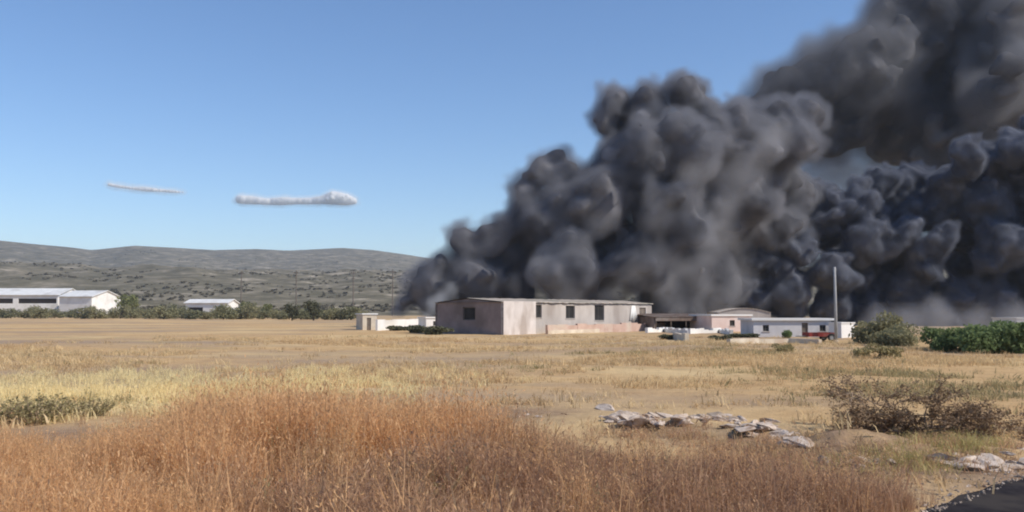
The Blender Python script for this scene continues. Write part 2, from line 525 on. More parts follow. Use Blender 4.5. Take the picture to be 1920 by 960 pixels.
M['rosy'] = mottled('rosy_plaster', (0.66, 0.50, 0.44), (0.76, 0.62, 0.56), 0.8, 0.95, c3=(0.70, 0.62, 0.57), scale2=0.4)
M['whitewash'] = mottled('dull_whitewash', (0.52, 0.50, 0.50), (0.63, 0.61, 0.61), 0.8, 0.95, c3=(0.44, 0.42, 0.41), scale2=0.4)
M['dark'] = mottled('dark_interior', (0.018, 0.014, 0.012), (0.035, 0.026, 0.022), 1.0, 0.9)  # near-black colour stands in for shade inside the open shed and wall openings
M['glass'] = mottled('dark_interior_glass', (0.018, 0.017, 0.017), (0.035, 0.033, 0.032), 1.5, 0.6, spec=0.2)  # the unlit room behind is put into the pane colour
M['frame'] = mottled('grey_window_frame', (0.085, 0.078, 0.072), (0.13, 0.12, 0.11), 3.0, 0.7)
M['sheet'] = mottled('pale_roof_sheet', (0.62, 0.61, 0.58), (0.74, 0.73, 0.70), 0.4, 0.6, c3=(0.52, 0.50, 0.47), scale2=0.15)
M['rust'] = mottled('rusty_sheet', (0.12, 0.085, 0.068), (0.19, 0.14, 0.115), 1.4, 0.9, c3=(0.23, 0.20, 0.18), scale2=0.6)
M['wood'] = mottled('grey_timber', (0.12, 0.095, 0.075), (0.20, 0.165, 0.135), 2.0, 0.9)
M['concrete'] = mottled('pole_concrete', (0.30, 0.30, 0.30), (0.40, 0.395, 0.39), 1.5, 0.9)
M['red'] = mottled('faded_red_paint', (0.17, 0.024, 0.020), (0.26, 0.045, 0.036), 1.8, 0.6, c3=(0.25, 0.10, 0.08), scale2=1.2)
M['rubber'] = mottled('tyre_rubber', (0.016, 0.016, 0.017), (0.030, 0.030, 0.030), 4.0, 0.8)
M['steel'] = mottled('dull_steel', (0.22, 0.22, 0.22), (0.33, 0.33, 0.33), 3.0, 0.5)

def window(parent, x, z, w, h, y, glass=True, frame='frame', deep=0.16):
    """frame set into an opening of the wall at local y, with mullion and pane(s)"""
    f = MB(); t = 0.07
    f.box(x - w / 2, x - w / 2 + t, y + deep, y + deep + .06, z, z + h)
    f.box(x + w / 2 - t, x + w / 2, y + deep, y + deep + .06, z, z + h)
    f.box(x - w / 2 + t, x + w / 2 - t, y + deep, y + deep + .06, z + h - t, z + h)
    f.box(x - w / 2 + t, x + w / 2 - t, y + deep, y + deep + .06, z, z + t)
    f.box(x - .025, x + .025, y + deep + .005, y + deep + .055, z + t, z + h - t)
    o = f.build('window', M[frame], parent)
    for s in (-1, 1):
        x0, x1 = (x - w / 2 + t, x - .025) if s < 0 else (x + .025, x + w / 2 - t)
        MB().box(x0, x1, y + deep + .02, y + deep + .035, z + t, z + h - t).build('pane', M['glass'], o)
    MB().box(x - w / 2 - .08, x + w / 2 + .08, y - .06, y + deep, z - .07, z - .004).build('sill', M['render_grey'], o)
    return o

# --- the long concrete building -------------------------------------------------
CX = Vector((-1.0, 85.0, 0)); FRONT = Vector((17.9, 23.0, 0)).normalized()
bang = math.atan2(FRONT.y, FRONT.x)
main_b = empty('concrete_building', (CX.x, CX.y, gzf(CX.x, CX.y) - 0.05), bang)
tag(main_b, 'long single storey unfinished concrete building with three dark windows and shaded gable end', 'building')
def front_x(px):
    """local x along the front wall that shows at a pixel column"""
    d = ray(px, 600); n = Vector((FRONT.y, -FRONT.x, 0))
    t = (CX - EYE).dot(n) / Vector((d.x, d.y, 0)).dot(n)
    return (EYE + d * t - CX).dot(FRONT)
HB, DEP = 3.12, 8.6
LEN = front_x(1222)
x_blk = front_x(1001)
wins = []
for (l, r, z0, z1) in [(1002.5, 1014.5, 1.65, 2.95), (1061, 1078, 1.55, 2.90), (1115, 1133, 1.30, 3.0)]:
    wins.append((front_x(l), front_x(r), z0, z1))
wins[0] = (x_blk + .12, x_blk + 1.35, 1.65, 2.95)
door = (front_x(1199), front_x(1211), 0.55, 2.75)
w = MB(); w.wall(x_blk, HB + .16, .3, []);
for i, v in enumerate(w.v): w.v[i] = (v[0], v[1] - .25, v[2])
# cheek of the projecting block
w.quad((x_blk, -.25, 0), (x_blk, .3, 0), (x_blk, .3, HB + .16), (x_blk, -.25, HB + .16))
w.build('front_block', M['render_white'], main_b)
MB().wall(LEN - x_blk, HB, .3, wins + [door], x0=x_blk + .004).build('wall', M['render_grey'], main_b)
for (a0, a1, z0, z1) in wins:
    window(main_b, (a0 + a1) / 2, z0, a1 - a0, z1 - z0, 0.0)
MB().box(door[0] + .004, door[1] - .004, .12, .18, door[2], door[3] - .004).build('door', M['wood'], main_b)
# pale torn sheet by the doorway
sh = MB()
x0, x1 = front_x(1179), front_x(1193)
for k in range(8):
    t0, t1 = k / 8, (k + 1) / 8
    def pt(t, s): return (x0 + (x1 - x0) * t * (1 if s else .45) + (0 if s else .6), -.06 - .05 * math.sin(t * 14) - .04 * s, 3.0 if not s else 1.15 + .15 * math.sin(9 * t))
    sh.quad(pt(t0, 1), pt(t1, 1), pt(t1, 0), pt(t0, 0))
so = sh.build('hanging_sheet', M['plaster'], main_b, True)
so.modifiers.new('thick', 'SOLIDIFY').thickness = 0.02
# gable ends
for (xx, name, wdw) in ((0.0, 'gable_wall', True), (LEN, 'gable_wall', False)):
    g = MB()
    s = 1 if xx == 0 else -1
    x_in = xx + s * .3
    hole = (3.3, 4.9, 1.45, 2.7)
    ridge = (xx, DEP / 2, HB + .40)
    if wdw:
        ys = [-.25, hole[0], hole[1], DEP]; zs = [0, hole[2], hole[3], HB]
        for i in range(3):
            for j in range(3):
                if i == 1 and j == 1: continue
                g.quad((xx, ys[i + 1], zs[j]), (xx, ys[i], zs[j]), (xx, ys[i], zs[j + 1]), (xx, ys[i + 1], zs[j + 1]))
        a_, b_, c_, d_ = hole
        g.quad((xx, a_, c_), (x_in, a_, c_), (x_in, b_, c_), (xx, b_, c_)); g.quad((xx, a_, d_), (xx, b_, d_), (x_in, b_, d_), (x_in, a_, d_))
        g.quad((xx, a_, c_), (xx, a_, d_), (x_in, a_, d_), (x_in, a_, c_)); g.quad((xx, b_, c_), (x_in, b_, c_), (x_in, b_, d_), (xx, b_, d_))
    else:
        g.quad((xx, -.0, 0), (xx, DEP, 0), (xx, DEP, HB), (xx, 0, HB))
    g.poly([(xx, DEP, HB), (xx, -.25 if wdw else 0, HB), ridge])
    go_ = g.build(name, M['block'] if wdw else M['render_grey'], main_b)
    if wdw:
        f = MB()
        f.box(.16, .22, hole[0], hole[0] + .08, hole[2], hole[3]); f.box(.16, .22, hole[1] - .08, hole[1], hole[2], hole[3])
        f.box(.16, .22, hole[0] + .08, hole[1] - .08, hole[3] - .08, hole[3]); f.box(.16, .22, hole[0] + .08, hole[1] - .08, hole[2], hole[2] + .08)
        fo = f.build('window', M['frame'], main_b)
        MB().box(.18, .20, hole[0] + .08, hole[1] - .08, hole[2] + .08, hole[3] - .08).build('pane', M['glass'], fo)
MB().wall(LEN, HB, .3, []).build('back_wall', M['render_grey'], main_b).location = (0, DEP - .3, 0)
# roof: two tiled slopes with a ragged eave
rf = MB(); rng = random.Random(7)
nseg = 70
zr = HB + .40; ov = .2
prev = None
for k in range(nseg + 1):
    x = -.15 + (LEN + .3) * k / nseg
    jz = rng.uniform(-.05, .05)
    e0 = (x, -ov + rng.uniform(-.08, .04), HB + .06 + rng.uniform(-.03, .03)); e1 = (x, -ov * .5, HB + .15 + jz)
    rd = (x, DEP / 2, zr + .12 + rng.uniform(-.03, .03)); e2 = (x, DEP + ov, HB + .05)
    cur = (e0, e1, rd, e2)
    if prev:
        for i in range(3): rf.quad(prev[i], cur[i], cur[i + 1], prev[i + 1])
        rf.quad(prev[0], prev[3], cur[3], cur[0])
    prev = cur
rf.build('roof', M['tile'], main_b)
# low pink wall in front of it
pw = empty('garden_wall', (CX.x, CX.y, main_b.location.z), bang)
tag(pw, 'low faded pink wall along the foot of the long concrete building', 'wall', None, 'thing')
ww = MB(); rng = random.Random(3)
xa, xb = front_x(1003), front_x(1230)
for k in range(14):
    u0, u1 = xa + (xb - xa) * k / 14, xa + (xb - xa) * (k + 1) / 14
    ww.box(u0, u1 - .01, -1.55 + rng.uniform(-.02, .02), -1.3, -.2, .95 + rng.uniform(-.10, .10))
ww.build('masonry', M['render_pink'], pw)
MB().box(xa, xa + 9.5, -1.62, -1.52, -.2, .42).build('plinth', M['cream'], pw)

# --- generic little block of building ------------------------------------------------
def block(name, label, category, px0, px1, base_row, height, depth, wallm, roofm, roof_t=.14, over=.12, openings=(), turn=0.0, group=None, roof_drop=0.0):
    a_ = ground_at(px0, base_row); b_ = ground_at(px1, base_row)
    ctr = (a_ + b_) / 2
    width = (b_ - a_).length
    e_ = empty(name, (ctr.x, ctr.y, gzf(ctr.x, ctr.y) - .06), turn)
    tag(e_, label, category, group)
    L_ = width / math.cos(turn) if abs(turn) < 1 else width
    holes = [(-L_ / 2 + L_ * o[0], -L_ / 2 + L_ * o[1], o[2], o[3]) for o in openings]
    MB().wall(L_, height, .22, holes, x0=-L_ / 2).build('wall', M[wallm], e_)
    s = MB().box(-L_ / 2, -L_ / 2 + .2, .225, depth, 0, height); s.build('side_wall', M[wallm], e_)
    s = MB().box(L_ / 2 - .2, L_ / 2, .225, depth, 0, height); s.build('side_wall', M[wallm], e_)
    MB().box(-L_ / 2 + .205, L_ / 2 - .205, depth - .2, depth - .004, 0, height - .004).build('back_wall', M[wallm], e_)
    r = MB()
    z0, z1 = height + .004, height + roof_t
    pts = [(-L_ / 2 - over, -over, z0), (L_ / 2 + over, -over, z0), (L_ / 2 + over, depth + over, z0 - roof_drop), (-L_ / 2 - over, depth + over, z0 - roof_drop)]
    top = [(p[0], p[1], p[2] + roof_t) for p in pts]
    r.poly(pts[::-1]); r.poly(top)
    for k in range(4): r.quad(pts[k], pts[(k + 1) % 4], top[(k + 1) % 4], top[k])
    r.build('roof', M[roofm], e_)
    for h in holes:
        if h[2] > .3:
            window(e_, (h[0] + h[1]) / 2, h[2], h[1] - h[0] - .006, h[3] - h[2] - .006, 0.0, deep=.1)
        else:
            MB().box(h[0] + .004, h[1] - .004, .1, .15, h[2], h[3] - .004).build('door', M['wood'], e_)
    return e_

# small cream outbuildings at the foot of the smoke, beside the gable
block('outhouse', 'small cream outhouse at the end of the low white wall below the smoke', 'outhouse', 682, 704, 619, 1.95, 2.4, 'cream', 'plaster', openings=((.3, .6, .0, 1.55),), turn=.5)
block('shed', 'small white block shed between the low white wall and the shaded gable', 'shed', 800, 832, 619, 1.5, 2.4, 'plaster', 'plaster', openings=((.38, .6, .6, 1.15),), turn=.5)
def low_wall(name, label, pts, h, t, mat, jit=.06, cap=None, seed=1):
    """masonry wall along ground points"""
    rng = random.Random(seed)
    e_ = empty(name, (pts[0].x, pts[0].y, pts[0].z))
    tag(e_, label, 'wall', None, 'thing')
    b_ = MB(); c_ = MB()
    for k in range(len(pts) - 1):
        p, q = pts[k], pts[k + 1]
        n_ = max(1, int((q - p).length / 1.1))
        d = (q - p).normalized(); nn = Vector((-d.y, d.x, 0)) * t / 2
        for i in range(n_):
            u, v = p.lerp(q, i / n_), p.lerp(q, (i + 1) / n_ - .004 / max((q - p).length, .1))
            hh = h + rng.uniform(-jit, jit)
            o = pts[0]
            c4 = [u - nn - o, v - nn - o, v + nn - o, u + nn - o]
            zb = min(u.z, v.z) - .25 - o.z; zt = max(u.z, v.z) + hh - o.z
            lo_ = [(a.x, a.y, zb) for a in c4]; hi_ = [(a.x, a.y, zt) for a in c4]
            b_.poly(hi_)
            for s in range(4): b_.quad(lo_[s], lo_[(s + 1) % 4], hi_[(s + 1) % 4], hi_[s])
            if cap:
                c5 = [u - nn * 1.35 - o, v - nn * 1.35 - o, v + nn * 1.35 - o, u + nn * 1.35 - o]
                l2 = [(a.x, a.y, zt + .003) for a in c5]; h2 = [(a.x, a.y, zt + .09) for a in c5]
                c_.poly(h2); c_.poly(l2[::-1])
                for s in range(4): c_.quad(l2[s], l2[(s + 1) % 4], h2[(s + 1) % 4], h2[s])
    b_.build('masonry', M[mat], e_)
    if cap: c_.build('coping', M[cap], e_)
    return e_
def gp(*pp): return [ground_at(a_, b_) for a_, b_ in pp]
low_wall('boundary_wall', 'low pinkish white boundary wall between the cream outhouse and the white block shed', gp((706, 620), (748, 618), (798, 615.5)), 1.25, .25, 'plaster', .05, None, 2)

# --- dark open shed right of the long building --------------------------------------
sa = ground_at(1226, 621); sb = ground_at(1340, 620)
shed = empty('open_shed', ((sa.x + sb.x) / 2, (sa.y + sb.y) / 2, gzf((sa.x + sb.x) / 2, sa.y) - .05), math.atan2((sb - sa).y, (sb - sa).x))
tag(shed, 'dark open sided shed with rusty sheet roof between two pale buildings', 'shed')
Ls = (sb - sa).length
r = MB()
for k in range(24):                                   # ribbed roof sheet
    u0, u1 = -Ls / 2 - .2 + (Ls + .4) * k / 24, -Ls / 2 - .2 + (Ls + .4) * (k + 1) / 24
    um = (u0 + u1) / 2
    r.quad((u0, -.5, 1.72), (um, -.5, 1.78), (um, 4.5, 2.12), (u0, 4.5, 2.06)); r.quad((um, -.5, 1.78), (u1, -.5, 1.72), (u1, 4.5, 2.06), (um, 4.5, 2.12))
ro = r.build('roof', M['rust'], shed); ro.modifiers.new('thick', 'SOLIDIFY').thickness = .05
for k in range(5):
    u = -Ls / 2 + .1 + (Ls - .2) * k / 4
    MB().tube([(u, -.3, 0), (u, -.3, 1.74)], [.07, .06]).build('post', M['wood'], shed)
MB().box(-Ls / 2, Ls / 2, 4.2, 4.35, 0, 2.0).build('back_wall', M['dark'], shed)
MB().box(-Ls / 2, -Ls / 2 + .12, -.1, 4.19, 0, 1.75).build('side_wall', M['rust'], shed)
MB().box(Ls / 2 - .12, Ls / 2, -.1, 4.19, 0, 1.75).build('side_wall', M['rust'], shed)
MB().box(-Ls / 2, Ls / 2, -.42, -.36, 1.25, 1.71).build('fascia', M['rust'], shed)
low_wall('rubble_wall', 'broken whitish low wall in front of the dark open shed', gp((1212, 624), (1245, 622), (1292, 626), (1350, 624), (1372, 628)), .42, .3, 'plaster', .16, None, 6)
low_wall('gate_stub', 'short whitish wall stub standing on the dry field before the open shed', gp((1265, 636), (1288, 640)), .55, .3, 'cream', .08, None, 9)
# pink and white low buildings
block('pink_building', 'low pinkish building with white flat roof beside the dark open shed', 'building', 1332, 1413, 622, 1.80, 6.0, 'rosy', 'plaster', roof_t=.2, openings=((.45, .58, .7, 1.35),), turn=.22)
block('white_shed', 'long low whitewashed shed with flat white roof edge behind the concrete pole', 'shed', 1411, 1562, 632, 1.50, 4.0, 'whitewash', 'plaster', roof_t=.2, over=.2, openings=((.12, .2, .55, 1.1), (.62, .70, .0, 1.3), (.85, .93, .55, 1.1)), turn=.03)
block('utility_cabinet', 'small white box cabinet beside the grey concrete pole', 'cabinet', 1574, 1607, 633, 1.28, 1.3, 'plaster', 'plaster', roof_t=.1, over=.06, openings=(), turn=.55)
# grey vaulted roof behind
va = at_depth(1346, 600, 124); vb = at_depth(1446, 600, 124)
v = empty('vaulted_shed', ((va.x + vb.x) / 2, 124, 0)); tag(v, 'grey shed with curved roof behind the pink building', 'shed')
Lv = (vb - va).length; mb = MB(); ew = MB()
arc = [(-Lv / 2 + Lv * k / 16, 2.15 + .62 * math.sin(math.pi * k / 16)) for k in range(17)]
for k in range(16):
    (x0, z0), (x1, z1) = arc[k], arc[k + 1]
    mb.quad((x0, 0, z0), (x1, 0, z1), (x1, 7, z1), (x0, 7, z0))
mo = mb.build('roof', M['render_grey'], v, True); mo.modifiers.new('thick', 'SOLIDIFY').thickness = .06
ew.poly([(-Lv / 2, .12, 0), (Lv / 2, .12, 0)] + [(x, .12, z - .04) for x, z in reversed(arc)])
ew.poly([(-Lv / 2, 6.9, 0), (Lv / 2, 6.9, 0)] + [(x, 6.9, z - .04) for x, z in reversed(arc)])
ew.quad((-Lv / 2 + .03, .12, 0), (-Lv / 2 + .03, 6.9, 0), (-Lv / 2 + .03, 6.9, 2.1), (-Lv / 2 + .03, .12, 2.1)); ew.quad((Lv / 2 - .03, .12, 0), (Lv / 2 - .03, 6.9, 0), (Lv / 2 - .03, 6.9, 2.1), (Lv / 2 - .03, .12, 2.1))
ew.build('wall', M['render_grey'], v)
low_wall('field_wall', 'low cream wall along the edge of the dry field before the white shed', gp((1366, 645), (1420, 644), (1480, 643), (1538, 645)), .34, .3, 'cream', .05, None, 12)
block('corner_house', 'white house corner showing past the green bushes', 'house', 1911, 1985, 616, 1.35, 6.0, 'plaster', 'plaster', roof_t=.15, openings=((.3, .45, .5, 1.0),))

# --- concrete pole ---------------------------------------------------------------------
pp = ground_at(1568, 641)
pole = empty('utility_pole', pp); tag(pole, 'tall tapering grey concrete pole standing in front of the black smoke', 'pole')
hgt = 140 * pp.y / FOC
MB().tube([(0, 0, -.3), (0, 0, hgt * .5), (0, 0, hgt)], [.125, .105, .085], 12).build('shaft', M['concrete'], pole, True)
MB().tube([(0, 0, -.3), (0, 0, .16)], [.20, .18], 12).build('footing', M['cream'], pole)
MB().box(-.16, .16, -.03, .03, hgt - .22, hgt - .16).build('bracket', M['steel'], pole)

# --- small red trailer ------------------------------------------------------------------
tp = ground_at(1536, 640)
tr = empty('farm_trailer', (tp.x, tp.y, gzf(tp.x, tp.y)), .08); tag(tr, 'small faded red farm trailer with black wheels beside the pole', 'trailer')
Lt = 50 * tp.y / FOC
MB().box(-Lt / 2, Lt / 2, -.6, .6, .38, .44).build('bed', M['wood'], tr)
for (x0, x1, y0, y1) in ((-Lt / 2, Lt / 2, -.64, -.60), (-Lt / 2, Lt / 2, .60, .64), (-Lt / 2 - .04, -Lt / 2, -.64, .64), (Lt / 2, Lt / 2 + .04, -.64, .64)):
    MB().box(x0, x1, y0, y1, .36, .66).build('side_board', M['red'], tr)
for s in (-1, 1):
    for fx in (.32,):
        wv = empty('wheel', (Lt * fx, s * .74, .3)); wv.parent = tr
        tb = MB(); n_ = 18
        for k in range(n_):
            a0, a1 = 2 * math.pi * k / n_, 2 * math.pi * (k + 1) / n_
            for (r0, y0, r1, y1) in ((.18, -.08, .27, -.08), (.27, -.08, .30, -.04), (.30, -.04, .30, .04), (.30, .04, .27, .08), (.27, .08, .18, .08), (.18, .08, .18, -.08)):
                tb.quad((r0 * math.cos(a0), y0, r0 * math.sin(a0)), (r0 * math.cos(a1), y0, r0 * math.sin(a1)), (r1 * math.cos(a1), y1, r1 * math.sin(a1)), (r1 * math.cos(a0), y1, r1 * math.sin(a0)))
        tb.build('tyre', M['rubber'], wv, True)
        MB().tube([(0, -.05, 0), (0, .05, 0)], [.18, .18], 16).build('rim', M['steel'], wv)
MB().tube([(-Lt / 2, 0, .40), (-Lt / 2 - .8, 0, .38)], [.04, .035]).build('drawbar', M['steel'], tr)
MB().tube([(Lt * .32, -.7, .3), (Lt * .32, .7, .3)], [.03, .03]).build('axle', M['steel'], tr)

# --- white sheds beyond the far trees --------------------------------------------------
def far_shed(label, corner_px, left_px, right_px, dist, eave_row, base_row, roof_rise, ridge_back, wall='plaster', roof='sheet', slots=()):
    """long shed with its gable towards the sun side; positions from columns at a given distance"""
    pa = at_depth(left_px, base_row, dist); pb = at_depth(right_px, base_row, dist)
    ez = at_depth(corner_px, eave_row, dist).z
    z0 = min(0.0, gzf(pa.x, dist))
    e_ = empty('industrial_shed', ((pa.x + pb.x) / 2, dist, z0)); tag(e_, label, 'shed', 'white sheds beyond the olive trees')
    L_ = pb.x - pa.x; D_ = ridge_back * 2
    h = ez - z0
    holes = [(-L_ / 2 + L_ * a, -L_ / 2 + L_ * b, h * c, h * d) for a, b, c, d in slots]
    MB().wall(L_, h, .4, holes, x0=-L_ / 2).build('wall', M[wall], e_)
    for hh in holes:
        MB().box(hh[0], hh[1], .3, .36, hh[2], hh[3]).build('window', M['dark'], e_)
    for sx in (-1, 1):
        g = MB(); x = sx * L_ / 2 - sx * .02
        g.poly([(x, 0, 0), (x, D_, 0), (x, D_, h), (x, D_ / 2, h + roof_rise), (x, 0, h)])
        g.build('gable_wall', M[wall], e_)
    rr = MB(); o = .6; t = .25
    for (y0, z0_, y1, z1_) in ((-o, h + .02, D_ / 2, h + roof_rise + .1), (D_ / 2, h + roof_rise + .1, D_ + o, h + .02)):
        rr.quad((-L_ / 2 - o, y0, z0_), (L_ / 2 + o, y0, z0_), (L_ / 2 + o, y1, z1_), (-L_ / 2 - o, y1, z1_))
    ro_ = rr.build('roof', M[roof], e_); ro_.modifiers.new('thick', 'SOLIDIFY').thickness = t
    return e_
s1 = far_shed('long white industrial shed with dark strip window beyond the olive trees', 20, -140, 108, 372, 553, 578, 3.0, 11, slots=((.70, .99, .62, .84), (.1, .66, .62, .84)))
s2 = far_shed('white gabled shed adjoining the strip windowed shed beyond the olive trees', 150, 106, 176, 362, 556, 578, 2.6, 9, slots=())
s2.rotation_euler.z = -.22
s3 = far_shed('small white shed with dark side opening standing apart beyond the olive trees', 400, 345, 428, 352, 568, 588, 1.5, 5, slots=((.06, .42, .35, .7),))
s3.rotation_euler.z = -.12

# --- far wooden poles on the slope ------------------------------------------------------
def far_pole(px, row_top, row_base, dist, label):
    b_ = at_depth(px, row_base, dist); t_ = at_depth(px, row_top, dist)
    zb = hz(b_.x, b_.y) if dist > 430 else gzf(b_.x, b_.y)
    e_ = empty('power_pole', (b_.x, b_.y, zb - .3)); tag(e_, label, 'pole', 'power poles on the slope')
    h = t_.z - zb + .3
    MB().tube([(0, 0, 0), (0, 0, h)], [.3, .22], 8).build('shaft', M['wood'], e_)
    MB().box(-1.6, 1.6, -.12, .12, h - 1.3, h - 1.0).build('crossarm', M['wood'], e_)
    for u in (-1.4, 0, 1.4):
        MB().tube([(u, 0, h - 1.0), (u, 0, h - .55)], [.09, .06], 6).build('insulator', M['plaster'], e_)
far_pole(452, 508, 556, 460, 'wooden power pole rising behind the small white shed')
far_pole(555, 507, 565, 455, 'wooden power pole on the slope between the small white shed and the smoke')
far_pole(662, 508, 570, 450, 'wooden power pole on the slope between the small white shed and the smoke')
far_pole(736, 505, 572, 440, 'wooden power pole standing just beside the edge of the smoke')
# ------------------------------------------------------------------ trees, shrubs
def leaf_cloud(rng, blobs, count, size, shell=0.55, flat=1.0):
    """leaf sized quads spread through ellipsoid clumps; blobs: (x,y,z,rx,ry,rz)"""
    V, F = [], []
    vol = np.array([b[3] * b[4] * b[5] for b in blobs]) ** (2 / 3)
    pick = rng.choice(len(blobs), count, p=vol / vol.sum())
    d = rng.normal(size=(count, 3)); d /= np.linalg.norm(d, axis=1)[:, None]
    rad = shell + (1 - shell) * rng.random(count) ** 0.6
    rad *= 1 + 0.12 * rng.normal(size=count)
    B = np.array(blobs)[pick]
    P = B[:, :3] + d * rad[:, None] * B[:, 3:6]
    u = rng.normal(size=(count, 3)); u /= np.linalg.norm(u, axis=1)[:, None]
    w = np.cross(u, rng.normal(size=(count, 3))); w /= np.linalg.norm(w, axis=1)[:, None]
    s = size * (0.6 + 0.8 * rng.random(count))[:, None]
    V = np.stack([P - u * s, P + w * s * .5 * flat, P + u * s, P - w * s * .5 * flat], 1).reshape(-1, 3)
    F = np.arange(count * 4).reshape(-1, 4)
    return V, F

def clump_blobs(rng, w, h, n, base=0.0, spread=.62):
    out = []
    for _ in range(n):
        a, r = rng.random() * 2 * math.pi, math.sqrt(rng.random()) * spread * w / 2
        z = base + h * (0.30 + 0.48 * rng.random() * (1 - (r / (w / 2)) ** 2 * .6))
        s = rng.uniform(.34, .52)
        out.append((r * math.cos(a), r * math.sin(a), z, w / 2 * s, w / 2 * s, h * .5 * s * rng.uniform(.7, 1.05)))
    return out

LEAF = {
    'olive': leafy('olive_leaves', (0.075, 0.078, 0.046), (0.15, 0.15, 0.095), .2),
    'dusty': leafy('dusty_olive_leaves', (0.22, 0.21, 0.115), (0.37, 0.34, 0.20), .4),
    'far': leafy('grey_olive_leaves', (0.18, 0.18, 0.10), (0.31, 0.30, 0.18), .4),
    'green': leafy('green_leaves', (0.125, 0.17, 0.068), (0.25, 0.31, 0.14), .45),
    'poplar': leafy('yellow_green_leaves', (0.15, 0.165, 0.065), (0.25, 0.26, 0.115), .3),
    'straw': leafy('straw_leaves', (0.36, 0.26, 0.14), (0.52, 0.41, 0.23), .3),
    'weed': leafy('dusty_weed_leaves', (0.24, 0.20, 0.095), (0.42, 0.355, 0.185), .3),
    'dead': leafy('dead_brown_leaves', (0.19, 0.125, 0.075), (0.36, 0.25, 0.155), .15),
}
BARK = mottled('bark', (0.10, 0.08, 0.06), (0.18, 0.145, 0.11), 3.0, 1.0)
TWIG = mottled('dead_twigs', (0.20, 0.14, 0.095), (0.38, 0.285, 0.20), 5.0, 1.0)

def make_tree(name, w, h, seed, leaf, count, size, trunk_h=.28, n=9, low=0):
    rng = np.random.default_rng(seed)
    e_ = empty(name, (0, 0, 0))
    t = MB()
    hh = h * trunk_h
    t.tube([(0, 0, -.3), (w * .015, 0, hh * .6), (0, w * .02, hh)], [h * .045, h * .035, h * .03], 7)
    blobs = clump_blobs(rng, w, h, n)
    blobs += [(b[0] * 1.25, b[1] * 1.25, h * .24, b[3], b[4], h * .2) for b in blobs[:low]]
    for b in blobs[:6]:
        t.tube([(0, 0, hh * .9), (b[0] * .5, b[1] * .5, (hh + b[2]) / 2 + h * .03), (b[0], b[1], b[2])], [h * .024, h * .014, h * .006], 5)
    t.build('trunk', BARK, e_)
    V, F = leaf_cloud(rng, blobs, count, size)
    mesh_obj('crown', V, F, LEAF[leaf], e_)
    return e_

def make_shrub(name, w, h, seed, leaf, count, size, n=8, stem_mat=None):
    rng = np.random.default_rng(seed)
    e_ = empty(name, (0, 0, 0))
    blobs = clump_blobs(rng, w, h, n, base=-.08 * h, spread=.7)
    blobs += [(b[0] * 1.05, b[1] * 1.05, h * .2, b[3] * .9, b[4] * .9, h * .22) for b in blobs[:max(2, n // 2)]]
    t = MB()
    for b in blobs[:8]:
        t.tube([(b[0] * .15, b[1] * .15, -.1), (b[0] * .6, b[1] * .6, b[2] * .5), (b[0], b[1], b[2])], [h * .018, h * .012, h * .005], 5)
    t.build('stems', stem_mat or BARK, e_)
    V, F = leaf_cloud(rng, blobs, count, size)
    mesh_obj('foliage', V, F, LEAF[leaf], e_)
    return e_

def put(proto, used, p, scale, rz, label, category, group=None):
    o = proto if not used.get(proto.name) else copy_tree(proto)
    used[proto.name] = True
    o.location = p; o.scale = scale if isinstance(scale, tuple) else (scale,) * 3
    o.rotation_euler = (0, 0, rz)
    for k in ('label', 'category', 'group'):
        if k in o: del o[k]
    tag(o, label, category, group)
    return o
USED = {}
rng = random.Random(5)
olive = [make_tree('olive_tree', 6.5, 5.4, 40 + k, 'far' if k % 2 else 'dusty', 1100, .32, n=8, trunk_h=.14, low=6) for k in range(4)]
for o in olive: o.name = 'olive_tree'
# far row of olive trees: (column, crown top row, width px)
row = []
px = -20
while px < 680:
    base = 596 + 10 * px / 700
    row.append((px, base, rng.uniform(.78, 1.25)))
    px += rng.uniform(11, 22)
for (px, base, s) in row:
    d = rng.uniform(285, 330) - px * .1
    p = at_depth(px, 600, d)
    lab_ = 'grey green olive tree ' + ('before the strip windowed white shed' if px < 130 else 'before the white gabled shed' if px < 222 else 'between the white gabled shed and the small white shed' if px < 345 else 'before the small white shed' if px < 450 else 'between the small white shed and the dark round tree' if px < 560 else 'between the dark round tree and the cream outhouse')
    sc = s * (.82 if px < 216 else .9)
    put(olive[rng.randrange(4)], USED, (p.x, p.y, gzf(p.x, p.y) - .1), (sc * rng.uniform(.95, 1.35), sc, sc * rng.uniform(.75, .95)), rng.uniform(0, 6.28), lab_, 'tree', lab_[11:].replace('olive tree', 'olive trees'))
dk = make_tree('leafy_tree', 5.0, 5.6, 60, 'olive', 1200, .26, n=10, trunk_h=.2)
for (px, s, lab) in ((588, 1.12, 'dark round tree standing taller than the far olive row before the smoke'), (548, .95, 'dark bushy tree beside the dark round tree in the far olive row')):
    p = at_depth(px, 600, 225)
    put(dk, USED, (p.x, p.y, gzf(p.x, p.y) - .1), s * .95, rng.uniform(0, 6), lab, 'tree')
pop = make_tree('poplar_tree', 8.0, 12.0, 61, 'poplar', 1500, .40, n=12, trunk_h=.18)
p = at_depth(236, 590, 352)
put(pop, USED, (p.x, p.y, gzf(p.x, p.y) - .1), (1.05, 1.05, .95), 1.0, 'tall yellow green tree beside the end of the white gabled shed', 'tree')
for (px, s, lab) in ((462, .62, 'dusty tree beside the wall of the small white shed'), (500, .55, 'pale dusty tree between the small white shed and the dark round tree')):
    p = at_depth(px, 590, 340)
    put(pop, USED, (p.x, p.y, gzf(p.x, p.y) - .1), s, rng.uniform(0, 6), lab, 'tree')

